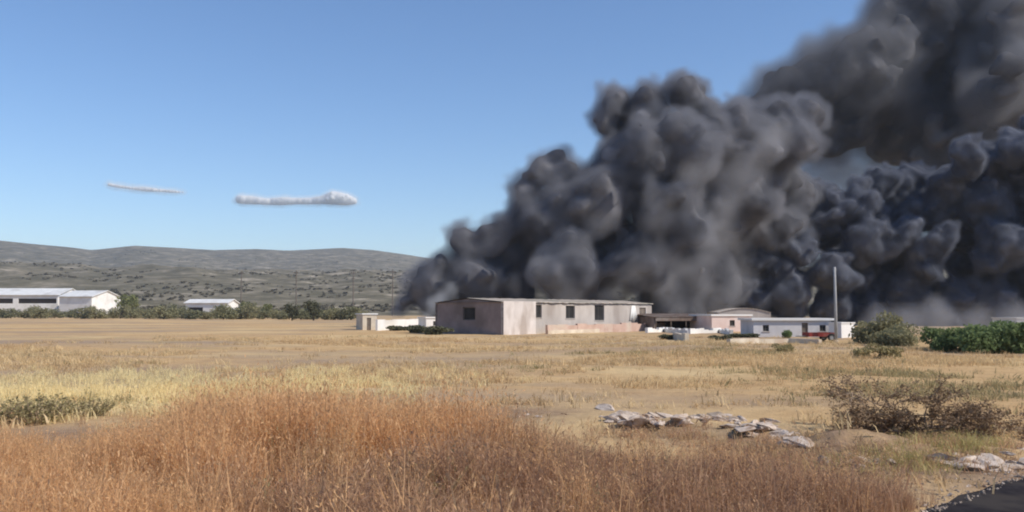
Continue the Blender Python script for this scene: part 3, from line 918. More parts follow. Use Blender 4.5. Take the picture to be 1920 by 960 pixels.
# shrubs round the yard
ol = make_shrub('olive_shrub', 3.4, 2.2, 70, 'dusty', 3200, .11, n=10)
p = ground_at(1655, 646)
put(ol, USED, (p.x, p.y, p.z - .05), (1.12, 1.1, 1.28), .4, 'round grey green shrub between the white cabinet and the green bushes', 'shrub')
gb = [make_shrub('green_bush', 3.2, 1.9, 72 + k, 'green', 3400, .10, n=9) for k in range(2)]
for (px, py, s, k, lab) in ((1772, 658, .95, 0, 'lowest green bush, beside the haze of the smoke'), (1832, 660, 1.30, 1, 'leafy green bush at the middle of the bushes on the field edge'), (1900, 661, 1.22, 0, 'leafy green bush beside the white house corner'), (1965, 664, 1.0, 1, None)):
    if lab is None: continue
    p = ground_at(px, py)
    put(gb[k], USED, (p.x, p.y, p.z - .05), s, rng.uniform(0, 6), lab, 'bush', 'green bushes on the field edge')
p = ground_at(1478, 634)
put(gb[1], USED, (p.x, p.y, p.z - .05), (.33, .33, .62), 1.2, 'small upright green shrub against the white shed wall', 'shrub')
p = ground_at(1720, 652)
put(ol, USED, (p.x, p.y + 3, p.z - .05), (1.1, .9, .85), 2.2, 'low grey green shrub between the round shrub and the green bushes', 'shrub')
# dark scrub before the sheds and by the gable, enlarged there to deepen its shadow
sc_ = make_shrub('scrub', 2.6, 1.2, 80, 'olive', 1600, .11, n=7)
for (px, py, s, lab) in ((742, 620, .8, 'small dark scrub bush at the end of the scrub row before the low white wall'), (778, 624, 1.05, 'spreading dark scrub bush before the low white wall'), (815, 628, 1.1, 'dark scrub bush at the foot of the shaded gable')):
    p = ground_at(px, py)
    put(sc_, USED, (p.x, p.y, p.z - .05), (s * 1.25, s, s * .95), rng.uniform(0, 6), lab, 'bush', 'scrub beside the gable')
for (px, py, sx, sz, lab) in ((1255, 637, .75, .62, 'dark scrub in the gap before the broken low wall'), (1350, 638, .8, .5, 'dark scrub beside the end of the cream field wall'), (1392, 633, 1.15, .50, 'wide dark scrub heap before the pink building')):
    p = ground_at(px, py)
    put(sc_, USED, (p.x, p.y, p.z - .05), (sx, sx, sz), rng.uniform(0, 6), lab, 'bush')
dry = make_shrub('dry_shrub', 2.0, .8, 84, 'weed', 1500, .06, n=7, stem_mat=TWIG)
for (px, py, s, lab) in ((1637, 672, 1.15, 'pale dry shrub mound on the field before the round grey green shrub'), (1470, 660, .8, 'low dry shrub before the cream field wall'),):
    p = ground_at(px, py)
    put(dry, USED, (p.x, p.y, p.z - .04), s, rng.uniform(0, 6), lab, 'shrub')

# spiky weed clump at the straw patch
def spiky(name, w, h, seed, leaf, n_stem, leaves, size):
    rng_ = np.random.default_rng(seed)
    e_ = empty(name, (0, 0, 0)); t = MB(); V, F = [], []
    for _ in range(n_stem):
        a = rng_.random() * 2 * math.pi; r = w / 2 * math.sqrt(rng_.random())
        tip = np.array([r * math.cos(a), r * math.sin(a) * .7, h * rng_.uniform(.55, 1.05) * (1 - .45 * (r / (w / 2)) ** 2)])
        root = np.array([tip[0] * .35, tip[1] * .35, -.05]); mid = (root + tip) / 2 + rng_.normal(size=3) * .04
        t.tube([root, mid, tip], [.009, .007, .003], 4, False)
        for k in range(leaves):
            u = rng_.uniform(.2, 1.0)
            p_ = root * (1 - u) ** 2 + 2 * mid * u * (1 - u) + tip * u * u
            d = rng_.normal(size=3); d[2] = abs(d[2]) * .6; d /= np.linalg.norm(d)
            s = size * rng_.uniform(.6, 1.3); q = np.cross(d, rng_.normal(size=3)); q /= np.linalg.norm(q)
            n0 = len(V); V += [p_, p_ + d * s * .5 + q * s * .22, p_ + d * s, p_ + d * s * .5 - q * s * .22]; F.append((n0, n0 + 1, n0 + 2, n0 + 3))
    t.build('stems', TWIG, e_)
    mesh_obj('foliage', V, F, LEAF[leaf], e_)
    return e_
wd = spiky('weed_clump', 2.0, .78, 90, 'weed', 70, 26, .085)
for (px, py, s, lab) in ((75, 792, .95, 'wide olive weed clump before the bright straw patch'), (160, 780, .68, 'smaller olive weed clump leaning beside the wide one'), (-25, 800, .9, 'olive weed clump at the shaded end of the wide weed clump')):
    p = ground_at(px, py)
    put(wd, USED, (p.x, p.y, p.z - .03), (s, s, s * .9), rng.uniform(0, 6), lab, 'weed', 'olive weeds by the straw patch')

# heap of uprooted dead brushwood
def brush_heap():
    c = ground_at(1735, 812)
    e_ = empty('brushwood_heap', c); e_.scale = (.86, .95, .64); tag(e_, 'heap of dead brown brushwood lying on the field beside the stones', 'brushwood')
    r_ = np.random.default_rng(17)
    leafV, leafF = [], []
    def branch(p, d, length, rad, depth, mb):
        pts, rr = [p.copy()], [rad]
        n_ = 5
        for k in range(n_):
            d = d + r_.normal(size=3) * .22; d[2] -= .03; d /= np.linalg.norm(d)
            p = p + d * length / n_
            if p[2] < .02: p[2] = .02 + r_.random() * .05; d[2] = abs(d[2]) * .5
            pts.append(p.copy()); rr.append(rad * (1 - .8 * (k + 1) / n_))
            if depth > 0 and k >= 1:
                for _ in range(2):
                    dd = d + r_.normal(size=3) * .75; dd /= np.linalg.norm(dd)
                    branch(p.copy(), dd, length * r_.uniform(.35, .6), rad * .5, depth - 1, mb)
            elif depth == 0:
                for _ in range(2):
                    q = p + r_.normal(size=3) * .035; u = r_.normal(size=3); u /= np.linalg.norm(u); w_ = np.cross(u, r_.normal(size=3)); w_ /= np.linalg.norm(w_)
                    s = r_.uniform(.02, .045); n0 = len(leafV)
                    leafV.extend([q - u * s, q + w_ * s * .5, q + u * s, q - w_ * s * .5]); leafF.append((n0, n0 + 1, n0 + 2, n0 + 3))
        mb.tube(pts, rr, 4, False)
    mains = []
    for (x, z, dx, dz, L_) in [(-.9, .10, -.9, .35, .7), (-.6, .2, -.8, .95, 1.0), (-.4, .2, -.55, 1.0, 1.05), (-.2, .2, -.2, 1.0, 1.0), (.0, .2, .1, 1.0, 1.05), (.2, .2, .35, .9, .95), (.4, .25, .8, .75, .95), (.7, .2, 1.0, .45, 1.1),
                              (1.1, .2, 1.0, .25, 1.2), (1.6, .15, 1.0, .1, 1.0), (-.7, .1, -1.0, .1, .9), (-.2, .1, -.7, .3, .8), (.3, .1, .3, .5, .7), (.9, .1, .6, .55, .7), (-.5, .35, -1.0, .75, 1.5), (-.3, .5, -1.0, .55, 1.5), (-.6, .1, -1.2, .3, 1.2), (.1, .5, -.9, .55, 1.1), (.5, .15, -.3, .7, .7), (-.9, .1, .3, .6, .6), (1.4, .1, .3, .35, .6), (2.1, .1, .9, .2, .8), (0, .1, .2, .3, .9), (.4, .1, -.6, .3, .9)]:
        mb = MB()
        branch(np.array([x, r_.normal() * .25, z]), np.array([dx, r_.normal() * .35, dz]), L_, .022, 2, mb)
        mb.build('branch', TWIG, e_)
    mesh_obj('dead_leaves', leafV, leafF, LEAF['dead'], e_)
    mb = MB()
    mb.tube([(-.7, -.2, .05), (.1, 0, .16), (1.2, .15, .12), (2.3, .1, .10)], [.05, .055, .045, .02], 7)
    mb.build('log', TWIG, e_)
brush_heap()
# ------------------------------------------------------------------ smoke
def surface_nets(D, origin, vox, iso=0.0):
    """quads of the iso surface of grid D (negative inside)"""
    S = D < iso
    nx, ny, nz = D.shape
    cnt = np.zeros((nx - 1, ny - 1, nz - 1), np.int8)
    for a in (0, 1):
        for b in (0, 1):
            for c in (0, 1):
                cnt += S[a:nx - 1 + a, b:ny - 1 + b, c:nz - 1 + c]
    act = (cnt > 0) & (cnt < 8)
    idx = -np.ones(act.shape, np.int64)
    ii, jj, kk = np.nonzero(act)
    idx[ii, jj, kk] = np.arange(len(ii))
    P = np.zeros((len(ii), 3)); W = np.zeros(len(ii))
    corners = [(a, b, c) for a in (0, 1) for b in (0, 1) for c in (0, 1)]
    for p in range(8):
        for q in range(p + 1, 8):
            A, B = corners[p], corners[q]
            if sum(abs(A[t] - B[t]) for t in range(3)) != 1: continue
            da = D[ii + A[0], jj + A[1], kk + A[2]] - iso
            db = D[ii + B[0], jj + B[1], kk + B[2]] - iso
            m = (da < 0) != (db < 0)
            t = np.where(m, da / np.where(np.abs(da - db) < 1e-9, 1e-9, da - db), 0)
            for ax in range(3):
                P[:, ax] += np.where(m, A[ax] + t * (B[ax] - A[ax]), 0)
            W += m
    P = P / W[:, None] + np.stack([ii, jj, kk], 1)
    verts = np.asarray(origin) + P * vox
    quads = []
    for ax in range(3):
        sl0 = [slice(1, -1)] * 3; sl1 = [slice(1, -1)] * 3
        sl0[ax] = slice(0, -1); sl1[ax] = slice(1, None)
        a0, a1 = S[tuple(sl0)], S[tuple(sl1)]
        for flip in (False, True):
            e = (a0 & ~a1) if not flip else (~a0 & a1)
            i, j, k = np.nonzero(e)
            off = [1, 1, 1]; off[ax] = 0
            i, j, k = i + off[0], j + off[1], k + off[2]
            u, v = [(1, 2), (2, 0), (0, 1)][ax]
            du = np.zeros(3, int); du[u] = 1
            dv = np.zeros(3, int); dv[v] = 1
            def at(o):
                return idx[i - o[0], j - o[1], k - o[2]]
            q = np.stack([at(du + dv), at(dv), at(du * 0), at(du)], 1)
            if flip: q = q[:, ::-1]
            quads.append(q)
    quads = np.concatenate(quads)
    quads = quads[(quads >= 0).all(1)]
    return verts, quads

def blur(D, n=1):
    for _ in range(n):
        for ax in range(3):
            E = D.copy()
            a = [slice(None)] * 3; b = [slice(None)] * 3; c = [slice(None)] * 3
            a[ax] = slice(0, -2); b[ax] = slice(1, -1); c[ax] = slice(2, None)
            E[tuple(b)] = 0.25 * D[tuple(a)] + 0.5 * D[tuple(b)] + 0.25 * D[tuple(c)]
            D = E
    return D

def fog_from_hull(obj, mat, vox, band):
    """geometry nodes: fill the closed hull with a density that fades towards its skin"""
    ng = bpy.data.node_groups.new(obj.name + '_fill', 'GeometryNodeTree')
    ng.interface.new_socket('Geometry', in_out='INPUT', socket_type='NodeSocketGeometry')
    ng.interface.new_socket('Geometry', in_out='OUTPUT', socket_type='NodeSocketGeometry')
    gi, go = ng.nodes.new('NodeGroupInput'), ng.nodes.new('NodeGroupOutput')
    mv = ng.nodes.new('GeometryNodeMeshToVolume')
    mv.resolution_mode = 'VOXEL_SIZE'
    mv.inputs['Voxel Size'].default_value = vox
    mv.inputs['Interior Band Width'].default_value = band
    mv.inputs['Density'].default_value = 1.0
    sm = ng.nodes.new('GeometryNodeSetMaterial')
    sm.inputs['Material'].default_value = mat
    ng.links.new(gi.outputs[0], mv.inputs['Mesh'])
    ng.links.new(mv.outputs[0], sm.inputs['Geometry'])
    ng.links.new(sm.outputs[0], go.inputs[0])
    md = obj.modifiers.new('fill', 'NODES')
    md.node_group = ng

def billow(puffs, depth, vox, seed, kids=(16, 9), ratio=((.34, .56), (.32, .5)), jitter=0.35, rough=0.5, rough_len=2.2, squash=1.0, pad=3.0, floor=-1.0, warp=0.0, warp_len=6.0, soft=1, grow=1.0, lean=0.0, pull=1.0):
    """signed distance grid of a cauliflower mass: puffs are (column, row, radius px[, depth offset])"""
    rng = np.random.default_rng(seed)
    sph = []
    for p in puffs:
        px, py, r = p[:3]
        r = r * grow
        dy = p[3] if len(p) > 3 else 0.0
        y = depth + dy + rng.normal() * jitter * r * depth / FOC
        c = at_depth(px, py, y)
        R = r * y / FOC
        sph.append((np.array(c), R, 0))
    out = list(sph)
    level = sph
    for lv, n in enumerate(kids):
        nxt = []
        for c, R, _ in level:
            for _k in range(n):
                d = rng.normal(size=3)
                d /= np.linalg.norm(d)
                if d[1] > 0.55: d[1] *= -1
                if d[2] < -0.6: d[2] *= -1
                rr = R * rng.uniform(*ratio[lv])
                if rr < 0.32: continue
                nxt.append((c + d * (R * rng.uniform(.72, .98)) * np.array([1, 1, squash]), rr, lv + 1))
        out += nxt
        level = nxt
    C = np.array([s[0] for s in out]); Rr = np.array([s[1] for s in out])
    lo = (C - Rr[:, None]).min(0) - pad
    hi = (C + Rr[:, None]).max(0) + pad
    lo[2] = max(lo[2], floor)
    n = np.ceil((hi - lo) / vox).astype(int) + 1
    D = np.full(n, pad + 1.0, np.float32)
    ax = [lo[t] + vox * np.arange(n[t]) for t in range(3)]
    for c, r in zip(C, Rr):
        a = np.maximum(np.floor((c - r - pad - lo) / vox).astype(int), 0)
        b = np.minimum(np.ceil((c + r + pad - lo) / vox).astype(int) + 1, n)
        if (b <= a).any(): continue
        X, Y, Z = np.meshgrid(ax[0][a[0]:b[0]] - c[0], ax[1][a[1]:b[1]] - c[1], ax[2][a[2]:b[2]] - c[2], indexing='ij', sparse=True)
        d = np.sqrt(X * X + Y * Y + Z * Z) - r
        V = D[a[0]:b[0], a[1]:b[1], a[2]:b[2]]
        np.minimum(V, d, out=V)
    # turbulent warp: look the distance up at displaced places
    if warp > 0:
        m = (D < pad) & (D > -3.5 - warp)
        i, j, k = np.nonzero(m)
        x, y, z = ax[0][i], ax[1][j], ax[2][k]
        w = [(fbm(x / warp_len, y / warp_len, z / warp_len, seed + 50 + t * 7, 3) - .5) * 2 * warp / vox for t in range(3)]
        pi = [np.clip(q + dw, 0, n[t] - 1.001) for t, (q, dw) in enumerate(zip((i, j, k), w))]
        b = [np.floor(q).astype(int) for q in pi]; fr = [q - c for q, c in zip(pi, b)]
        val = 0
        for a0 in (0, 1):
            for a1 in (0, 1):
                for a2 in (0, 1):
                    val = val + (fr[0] if a0 else 1 - fr[0]) * (fr[1] if a1 else 1 - fr[1]) * (fr[2] if a2 else 1 - fr[2]) * D[b[0] + a0, b[1] + a1, b[2] + a2]
        D = D.copy(); D[m] = val
    # billowed relief: rounded swellings with sharp creases
    m = (D < pad) & (D > -3.5)
    i, j, k = np.nonzero(m)
    x, y, z = ax[0][i], ax[1][j], ax[2][k]
    nz = 0
    for o_, (wl, am) in enumerate(((rough_len, 1.0), (rough_len * .5, .7), (rough_len * .25, .42), (rough_len * .13, .2))):
        c_, s_ = math.cos(lean), math.sin(lean)
        v1 = vnoise((x * c_ + z * s_) / (wl * pull), y / wl, (z * c_ - x * s_) / wl, seed + o_)
        nz = nz + am * (np.abs(2 * v1 - 1) - .38)
    D[m] -= (nz * rough).astype(np.float32)
    # close the box
    for t in range(3):
        s0 = [slice(None)] * 3; s1 = [slice(None)] * 3
        s0[t] = 0; s1[t] = -1
        D[tuple(s0)] = pad; D[tuple(s1)] = pad
    return blur(D, soft), lo

def smoke_core_mat(name, albedo, albedo2):
    m = mottled(name, albedo, albedo2, scale=0.11, rough=1.0, spec=0.0, lo=0.38, hi=0.62, detail=5.0)
    return m

def plume(name, label, puffs, depth, vox, seed, albedo, fringe, dens, core_in, wisp=2.4, **kw):
    D, lo = billow(puffs, depth, vox, seed, **kw)
    v, q = surface_nets(D, lo, vox, -core_in)
    base = Vector((float(v[:, 0].mean()), depth, 0))
    core = mesh_obj(name, v - np.array(base), q, smoke_core_mat(name + '_soot', [a * 0.55 for a in albedo], [albedo[0] * 1.42, albedo[1] * 1.36, albedo[2] * 1.3]), None, True, base)
    tag(core, label, 'smoke', 'black smoke of the burning yard', 'stuff')
    m = (D < fringe * 2.6) & (D > -core_in - .5)
    i, j, k = np.nonzero(m)
    x, y, z = lo[0] + vox * i, lo[1] + vox * j, lo[2] + vox * k
    H = D.copy(); H[m] -= ((fbm(x / wisp, y / wisp, z / wisp, seed + 90, 3) - .5) * 2.6 * fringe).astype(np.float32)
    for t in range(3):
        s0 = [slice(None)] * 3; s1 = [slice(None)] * 3
        s0[t] = 0; s1[t] = -1
        H[tuple(s0)] = 9.0; H[tuple(s1)] = 9.0
    hv, hq = surface_nets(H, lo, vox, fringe)
    hull = mesh_obj('smoke_wisps', hv - np.array(base), hq, None, core)
    vm = volume_mat(name + '_wisps', [min(1, a * 2.2) for a in albedo], dens)
    hull.data.materials.append(vm)
    fog_from_hull(hull, vm, vox * 1.15, fringe + core_in)
    return core

LEFT_PUFFS = [(748, 582, 14), (762, 570, 18), (780, 556, 24), (798, 540, 32), (820, 565, 34), (830, 520, 40), (868, 455, 36), (905, 530, 50), (930, 445, 36), (965, 485, 60), (985, 420, 42), (985, 360, 32), (1020, 325, 34), (1060, 330, 40),
              (1040, 415, 58), (1060, 505, 70, -4), (1120, 395, 66, -3), (1140, 318, 48), (1135, 235, 34), (1150, 195, 34), (1215, 205, 46), (1285, 182, 46), (1200, 295, 64, -3),
              (1250, 400, 80), (1190, 495, 66), (1285, 285, 66, -4), (1325, 210, 38), (1350, 262, 58, 2), (1405, 262, 58, 3), (1455, 240, 54, 5), (1495, 270, 40, 4), (1520, 215, 30, 8), (1380, 205, 28, 6),
              (1290, 490, 72, 8), (1330, 400, 72, 7), (1340, 540, 60, 10), (1400, 380, 62, 9), (1420, 330, 50, 6), (1250, 560, 60, 8), (1100, 570, 60, 3), (960, 565, 45, 2), (1400, 460, 66, 13), (880, 575, 34, 1), (1350, 330, 66, 8), (1300, 345, 75, 8), (1450, 330, 58, 14), (1440, 420, 75, 14), (1490, 385, 52, 16), (1120, 480, 80, 6), (1000, 460, 60, 5), (1185, 250, 56, 5), (1170, 350, 64, 6), (1080, 380, 60, 6), (1240, 300, 70, 7), (900, 490, 50, 4)]
RIGHT_PUFFS = [(1425, 490, 34), (1405, 555, 36), (1470, 540, 48), (1500, 470, 38, -3), (1545, 425, 40), (1580, 400, 34), (1612, 392, 34), (1625, 460, 46), (1560, 515, 42, -4), (1650, 555, 48), (1700, 440, 38, -3),
               (1735, 495, 44), (1765, 462, 32, -4), (1700, 555, 42, -4), (1775, 340, 38), (1815, 305, 38, -2), (1860, 300, 36), (1895, 280, 36, -3), (1850, 390, 52), (1885, 470, 54, -4), (1850, 560, 46), (1930, 370, 64),
               (1930, 550, 62), (1780, 555, 40), (1740, 400, 44, 3), (1650, 345, 30, 3), (1605, 352, 26, 3), (1800, 430, 52, 7), (1985, 300, 80), (1990, 450, 90), (2010, 560, 80), (1560, 580, 40), (1480, 580, 36),
               (1690, 360, 40, 8), (1720, 340, 36, 10), (1640, 600, 36), (1760, 600, 36), (1880, 600, 40), (1960, 610, 40), (1670, 490, 55, 9), (1820, 490, 55, 9), (1740, 560, 50, 9), (1600, 520, 50, 9), (1540, 390, 40, 6), (1580, 450, 50, 10), (1660, 420, 44, 9), (1760, 380, 50, 10), (1830, 350, 50, 9), (1700, 598, 40), (1800, 598, 40), (1720, 585, 44, 6), (1830, 588, 44, 6), (1600, 596, 36, 4)]
UPPER_PUFFS = [(1435, 215, 40), (1475, 190, 44), (1520, 165, 48), (1570, 138, 52), (1620, 108, 56), (1665, 72, 54), (1500, 240, 44), (1610, 210, 60), (1690, 270, 62), (1740, 215, 76), (1850, 160, 70, -10), (1910, 100, 80, -10), (1810, 110, 74), (1700, 130, 74), (1625, 170, 62), (1565, 180, 46), (1505, 190, 42), (1460, 195, 30), (1590, 240, 46), (1530, 225, 40), (1480, 225, 40), (1545, 275, 34),
               (1640, 95, 54), (1700, 55, 56), (1770, 30, 64), (1850, 0, 84), (1950, 0, 95), (2010, 160, 110), (1790, 290, 66, 4), (1900, 225, 54, -6), (1870, 180, 36, -18), (1905, 130, 34, -20), (2050, 20, 110), (1900, -90, 110), (1790, -50, 60), (1590, 130, 36), (1740, 0, 36)]

def veil(name, label, puffs, depth, vox, seed, albedo, dens, band, **kw):
    """thin drifting smoke without a dense heart"""
    D, lo = billow(puffs, depth, vox, seed, **kw)
    hv, hq = surface_nets(D, lo, vox, 0.0)
    base = Vector((float(hv[:, 0].mean()), depth, 0))
    o = mesh_obj(name, hv - np.array(base), hq, None, None, False, base)
    vm = volume_mat(name + '_air', albedo, dens)
    o.data.materials.append(vm)
    fog_from_hull(o, vm, vox, band)
    tag(o, label, 'smoke', 'thin smoke of the burning yard', 'stuff')

def build_smoke():
    plume('smoke_column', 'dark grey smoke column leaning over the long concrete building', LEFT_PUFFS, 128.0, 0.31, 3, (0.142, 0.146, 0.164), 0.95, 0.75, 0.25, wisp=2.0, soft=2, lean=.6, pull=1.7, rough=0.85, rough_len=3.0, warp=1.6, warp_len=5.2, kids=(12, 8), ratio=((.30, .52), (.30, .48)), jitter=.3, grow=.88)
    plume('smoke_column', 'black cauliflower smoke billowing up behind the concrete pole and green bushes', RIGHT_PUFFS, 142.0, 0.30, 5, (0.100, 0.110, 0.138), 0.38, 1.3, 0.1, soft=1, lean=.8, pull=1.2, rough=1.0, rough_len=2.6, warp=1.5, warp_len=5.0, kids=(11, 8), ratio=((.30, .52), (.30, .48)), jitter=.6, grow=.92, wisp=1.6)
    plume('smoke_bank', 'broad brown grey smoke bank drifting high above the black billows', UPPER_PUFFS, 172.0, 0.60, 8, (0.130, 0.133, 0.145), 2.2, 0.28, 0.5, kids=(10, 6), lean=.6, pull=1.8, rough=1.8, rough_len=4.5, pad=5.5, jitter=.5, warp=3.5, warp_len=12.0, wisp=7.0, grow=1.03)
    veil('grey_smoke', 'lighter grey smoke rolling in front of the smoke column above the long building', [(1190, 510, 40), (1240, 480, 44), (1300, 500, 48), (1350, 450, 50), (1330, 560, 44), (1260, 560, 40), (1390, 520, 44), (1150, 560, 30), (1400, 330, 50), (1450, 270, 46), (1370, 380, 46), (1010, 500, 30), (1080, 470, 34), (1130, 420, 36), (1060, 555, 34), (1230, 390, 40), (1300, 330, 44), (960, 540, 28)], 117.0, 0.6, 19, (0.56, 0.56, 0.58), 0.15, 3.0, lean=.6, pull=2.6, kids=(9, 5), ratio=((.3, .55), (.3, .5)), rough=1.5, rough_len=3.5, pad=3.0, warp=2.5, warp_len=6.0)
    veil('drifting_smoke', 'thin bluish smoke hanging in the gap between the smoke columns', [(1420, 330, 70), (1500, 330, 70), (1580, 330, 70), (1640, 330, 70), (1500, 430, 80), (1400, 450, 90), (1600, 420, 70), (1560, 300, 60), (1480, 260, 60)], 186.0, 1.2, 14, (0.92, 0.93, 0.95), 0.28, 6.0, kids=(6,), ratio=((.3, .5),), rough=2.0, rough_len=6.0, pad=5.0)
    veil('ground_smoke', 'low grey smoke drifting along the ground behind the green bushes', [(1640, 606, 34), (1700, 604, 42), (1760, 602, 42), (1830, 602, 42), (1900, 604, 44), (1960, 606, 44), (1612, 612, 24)], 84.0, 0.5, 15, (0.50, 0.50, 0.52), 0.45, 2.5, kids=(8,), ratio=((.3, .5),), rough=1.0, rough_len=3.0, pad=3.0)
    veil('smoke_wisp', 'pale bluish wisp of smoke rising beside the shaded gable', [(800, 590, 16), (812, 575, 20), (828, 560, 20), (845, 545, 18), (860, 580, 20)], 122.0, 0.4, 16, (0.80, 0.84, 0.90), 0.40, 1.5, kids=(8,), ratio=((.3, .5),), rough=.8, rough_len=2.0, pad=2.0)
build_smoke()
# ------------------------------------------------------------------ stones
STONE = mottled('limestone', (0.42, 0.33, 0.26), (0.66, 0.56, 0.47), 3.0, 0.95, c3=(0.30, 0.21, 0.15), scale2=1.6, bump=0.03)
EARTHY = mottled('earthy_stone', (0.26, 0.20, 0.15), (0.42, 0.34, 0.27), 3.0, 0.95, bump=0.03)
def stone_mesh(seed, mat):
    r_ = np.random.default_rng(seed)
    bm = bmesh.new()
    bmesh.ops.create_icosphere(bm, subdivisions=2, radius=.5)
    cuts = [(v / np.linalg.norm(v), r_.uniform(.16, .36)) for v in r_.normal(size=(13, 3))]
    for v in bm.verts:
        p = np.array(v.co)
        for n_, d in cuts:
            k = p @ n_
            if k > d: p = p - n_ * (k - d)
        p = p * 1.5 + r_.normal(size=3) * .02
        v.co = p
    me = bpy.data.meshes.new('stone'); bm.to_mesh(me); bm.free()
    me.materials.append(mat)
    return me
SM = [stone_mesh(k, STONE) for k in range(7)]; SE = [stone_mesh(20 + k, EARTHY) for k in range(3)]
rng = random.Random(12)
def stones(path, n, size, spread, label, group, meshes, flat=.45):
    """stones strewn along a line of pixels"""
    for _ in range(n):
        t = rng.random() * (len(path) - 1); i = int(t); f = t - i
        px = path[i][0] + (path[i + 1][0] - path[i][0]) * f; py = path[i][1] + (path[i + 1][1] - path[i][1]) * f
        p = ground_at(px + rng.gauss(0, spread), py + rng.gauss(0, spread * .35))
        o = bpy.data.objects.new('stone', rng.choice(meshes)); COL.objects.link(o)
        s = size * rng.choice((.35, .5, .7, .9, 1.1, 1.3)) * rng.uniform(.85, 1.15)
        o.scale = (s * rng.uniform(.8, 1.7), s * rng.uniform(.7, 1.1), s * flat * rng.uniform(.7, 1.3))
        o.location = (p.x, p.y, p.z + o.scale[2] * .12)
        o.rotation_euler = (rng.uniform(-.3, .3), rng.uniform(-.3, .3), rng.uniform(0, 6.28))
        tag(o, label, 'stone', group)
stones([(1140, 783), (1200, 790), (1290, 788)], 60, .30, 16, 'pale limestone lump in the stone heap behind the brown grass', 'heap of pale stones', SM)
stones([(1300, 785), (1400, 790)], 34, .2, 9, 'small pale stone between the two stone heaps', 'stones between the heaps', SM + SE)
stones([(1400, 798), (1450, 815), (1500, 830)], 60, .30, 16, 'grey limestone lump in the heap beside the dead brushwood', 'heap of grey stones', SM)
stones([(1500, 850), (1560, 862), (1660, 868)], 45, .20, 20, 'earthy stone strewn on the bare bank below the dead brushwood', 'stones on the earth bank', SE + SM[:2])
stones([(1790, 868), (1850, 872), (1925, 880)], 40, .34, 13, 'whitish stone slab in the heap above the asphalt edge', 'heap of white stones by the asphalt', SM, .45)
stones([(1880, 850), (1930, 845)], 8, .22, 8, 'whitish stone behind the heap above the asphalt edge', 'stones behind the white heap', SM)
stones([(860, 790), (930, 772), (1010, 778)], 14, .10, 10, 'small pale stone scattered on the bare earth patch', 'small stones on bare earth', SM)
stones([(600, 925), (720, 880), (830, 860)], 8, .10, 16, 'small pale stone half hidden in the brown grass', 'stones in the brown grass', SM)

# ------------------------------------------------------------------ grasses
def tuft(name, seed, blades, height, spread, width, mat, lean=.35, heads=0, head_size=.03, head_mat=None):
    r_ = np.random.default_rng(seed)
    V, F = [], []; mats = []
    for _ in range(blades):
        a = r_.random() * 2 * math.pi
        b = np.array([r_.normal() * spread, r_.normal() * spread, -.02])
        d = np.array([math.cos(a), math.sin(a), 0]) * lean * abs(r_.normal()) ; h = height * r_.uniform(.45, 1.1)
        side = np.array([-math.sin(a + r_.normal()), math.cos(a + r_.normal()), 0]) * width * r_.uniform(.6, 1.3)
        p0, p1, p2 = b, b + d * h * .35 + np.array([0, 0, h * .55]), b + d * h * 1.0 + np.array([0, 0, h * (1 - .25 * np.linalg.norm(d))])
        n0 = len(V)
        V += [p0 - side, p0 + side, p1 + side * .75, p1 - side * .75, p2]
        F += [(n0, n0 + 1, n0 + 2, n0 + 3), (n0 + 3, n0 + 2, n0 + 4)]
        for _h in range(heads):
            u = r_.uniform(.55, 1.0)
            q = p1 + (p2 - p1) * (u * 2 - 1 if u > .5 else 0) + r_.normal(size=3) * .02
            e1 = (p2 - p1) / np.linalg.norm(p2 - p1) + r_.normal(size=3) * .35; e1 /= np.linalg.norm(e1); e2 = np.cross(e1, r_.normal(size=3)); e2 /= np.linalg.norm(e2)
            s = head_size * r_.uniform(.5, 1.2); n0 = len(V)
            V += [q - e1 * s, q + e2 * s * .28, q + e1 * s, q - e2 * s * .28]; F += [(n0, n0 + 1, n0 + 2, n0 + 3)]
    return mesh_obj(name, V, F, mat, None, False, link=False)

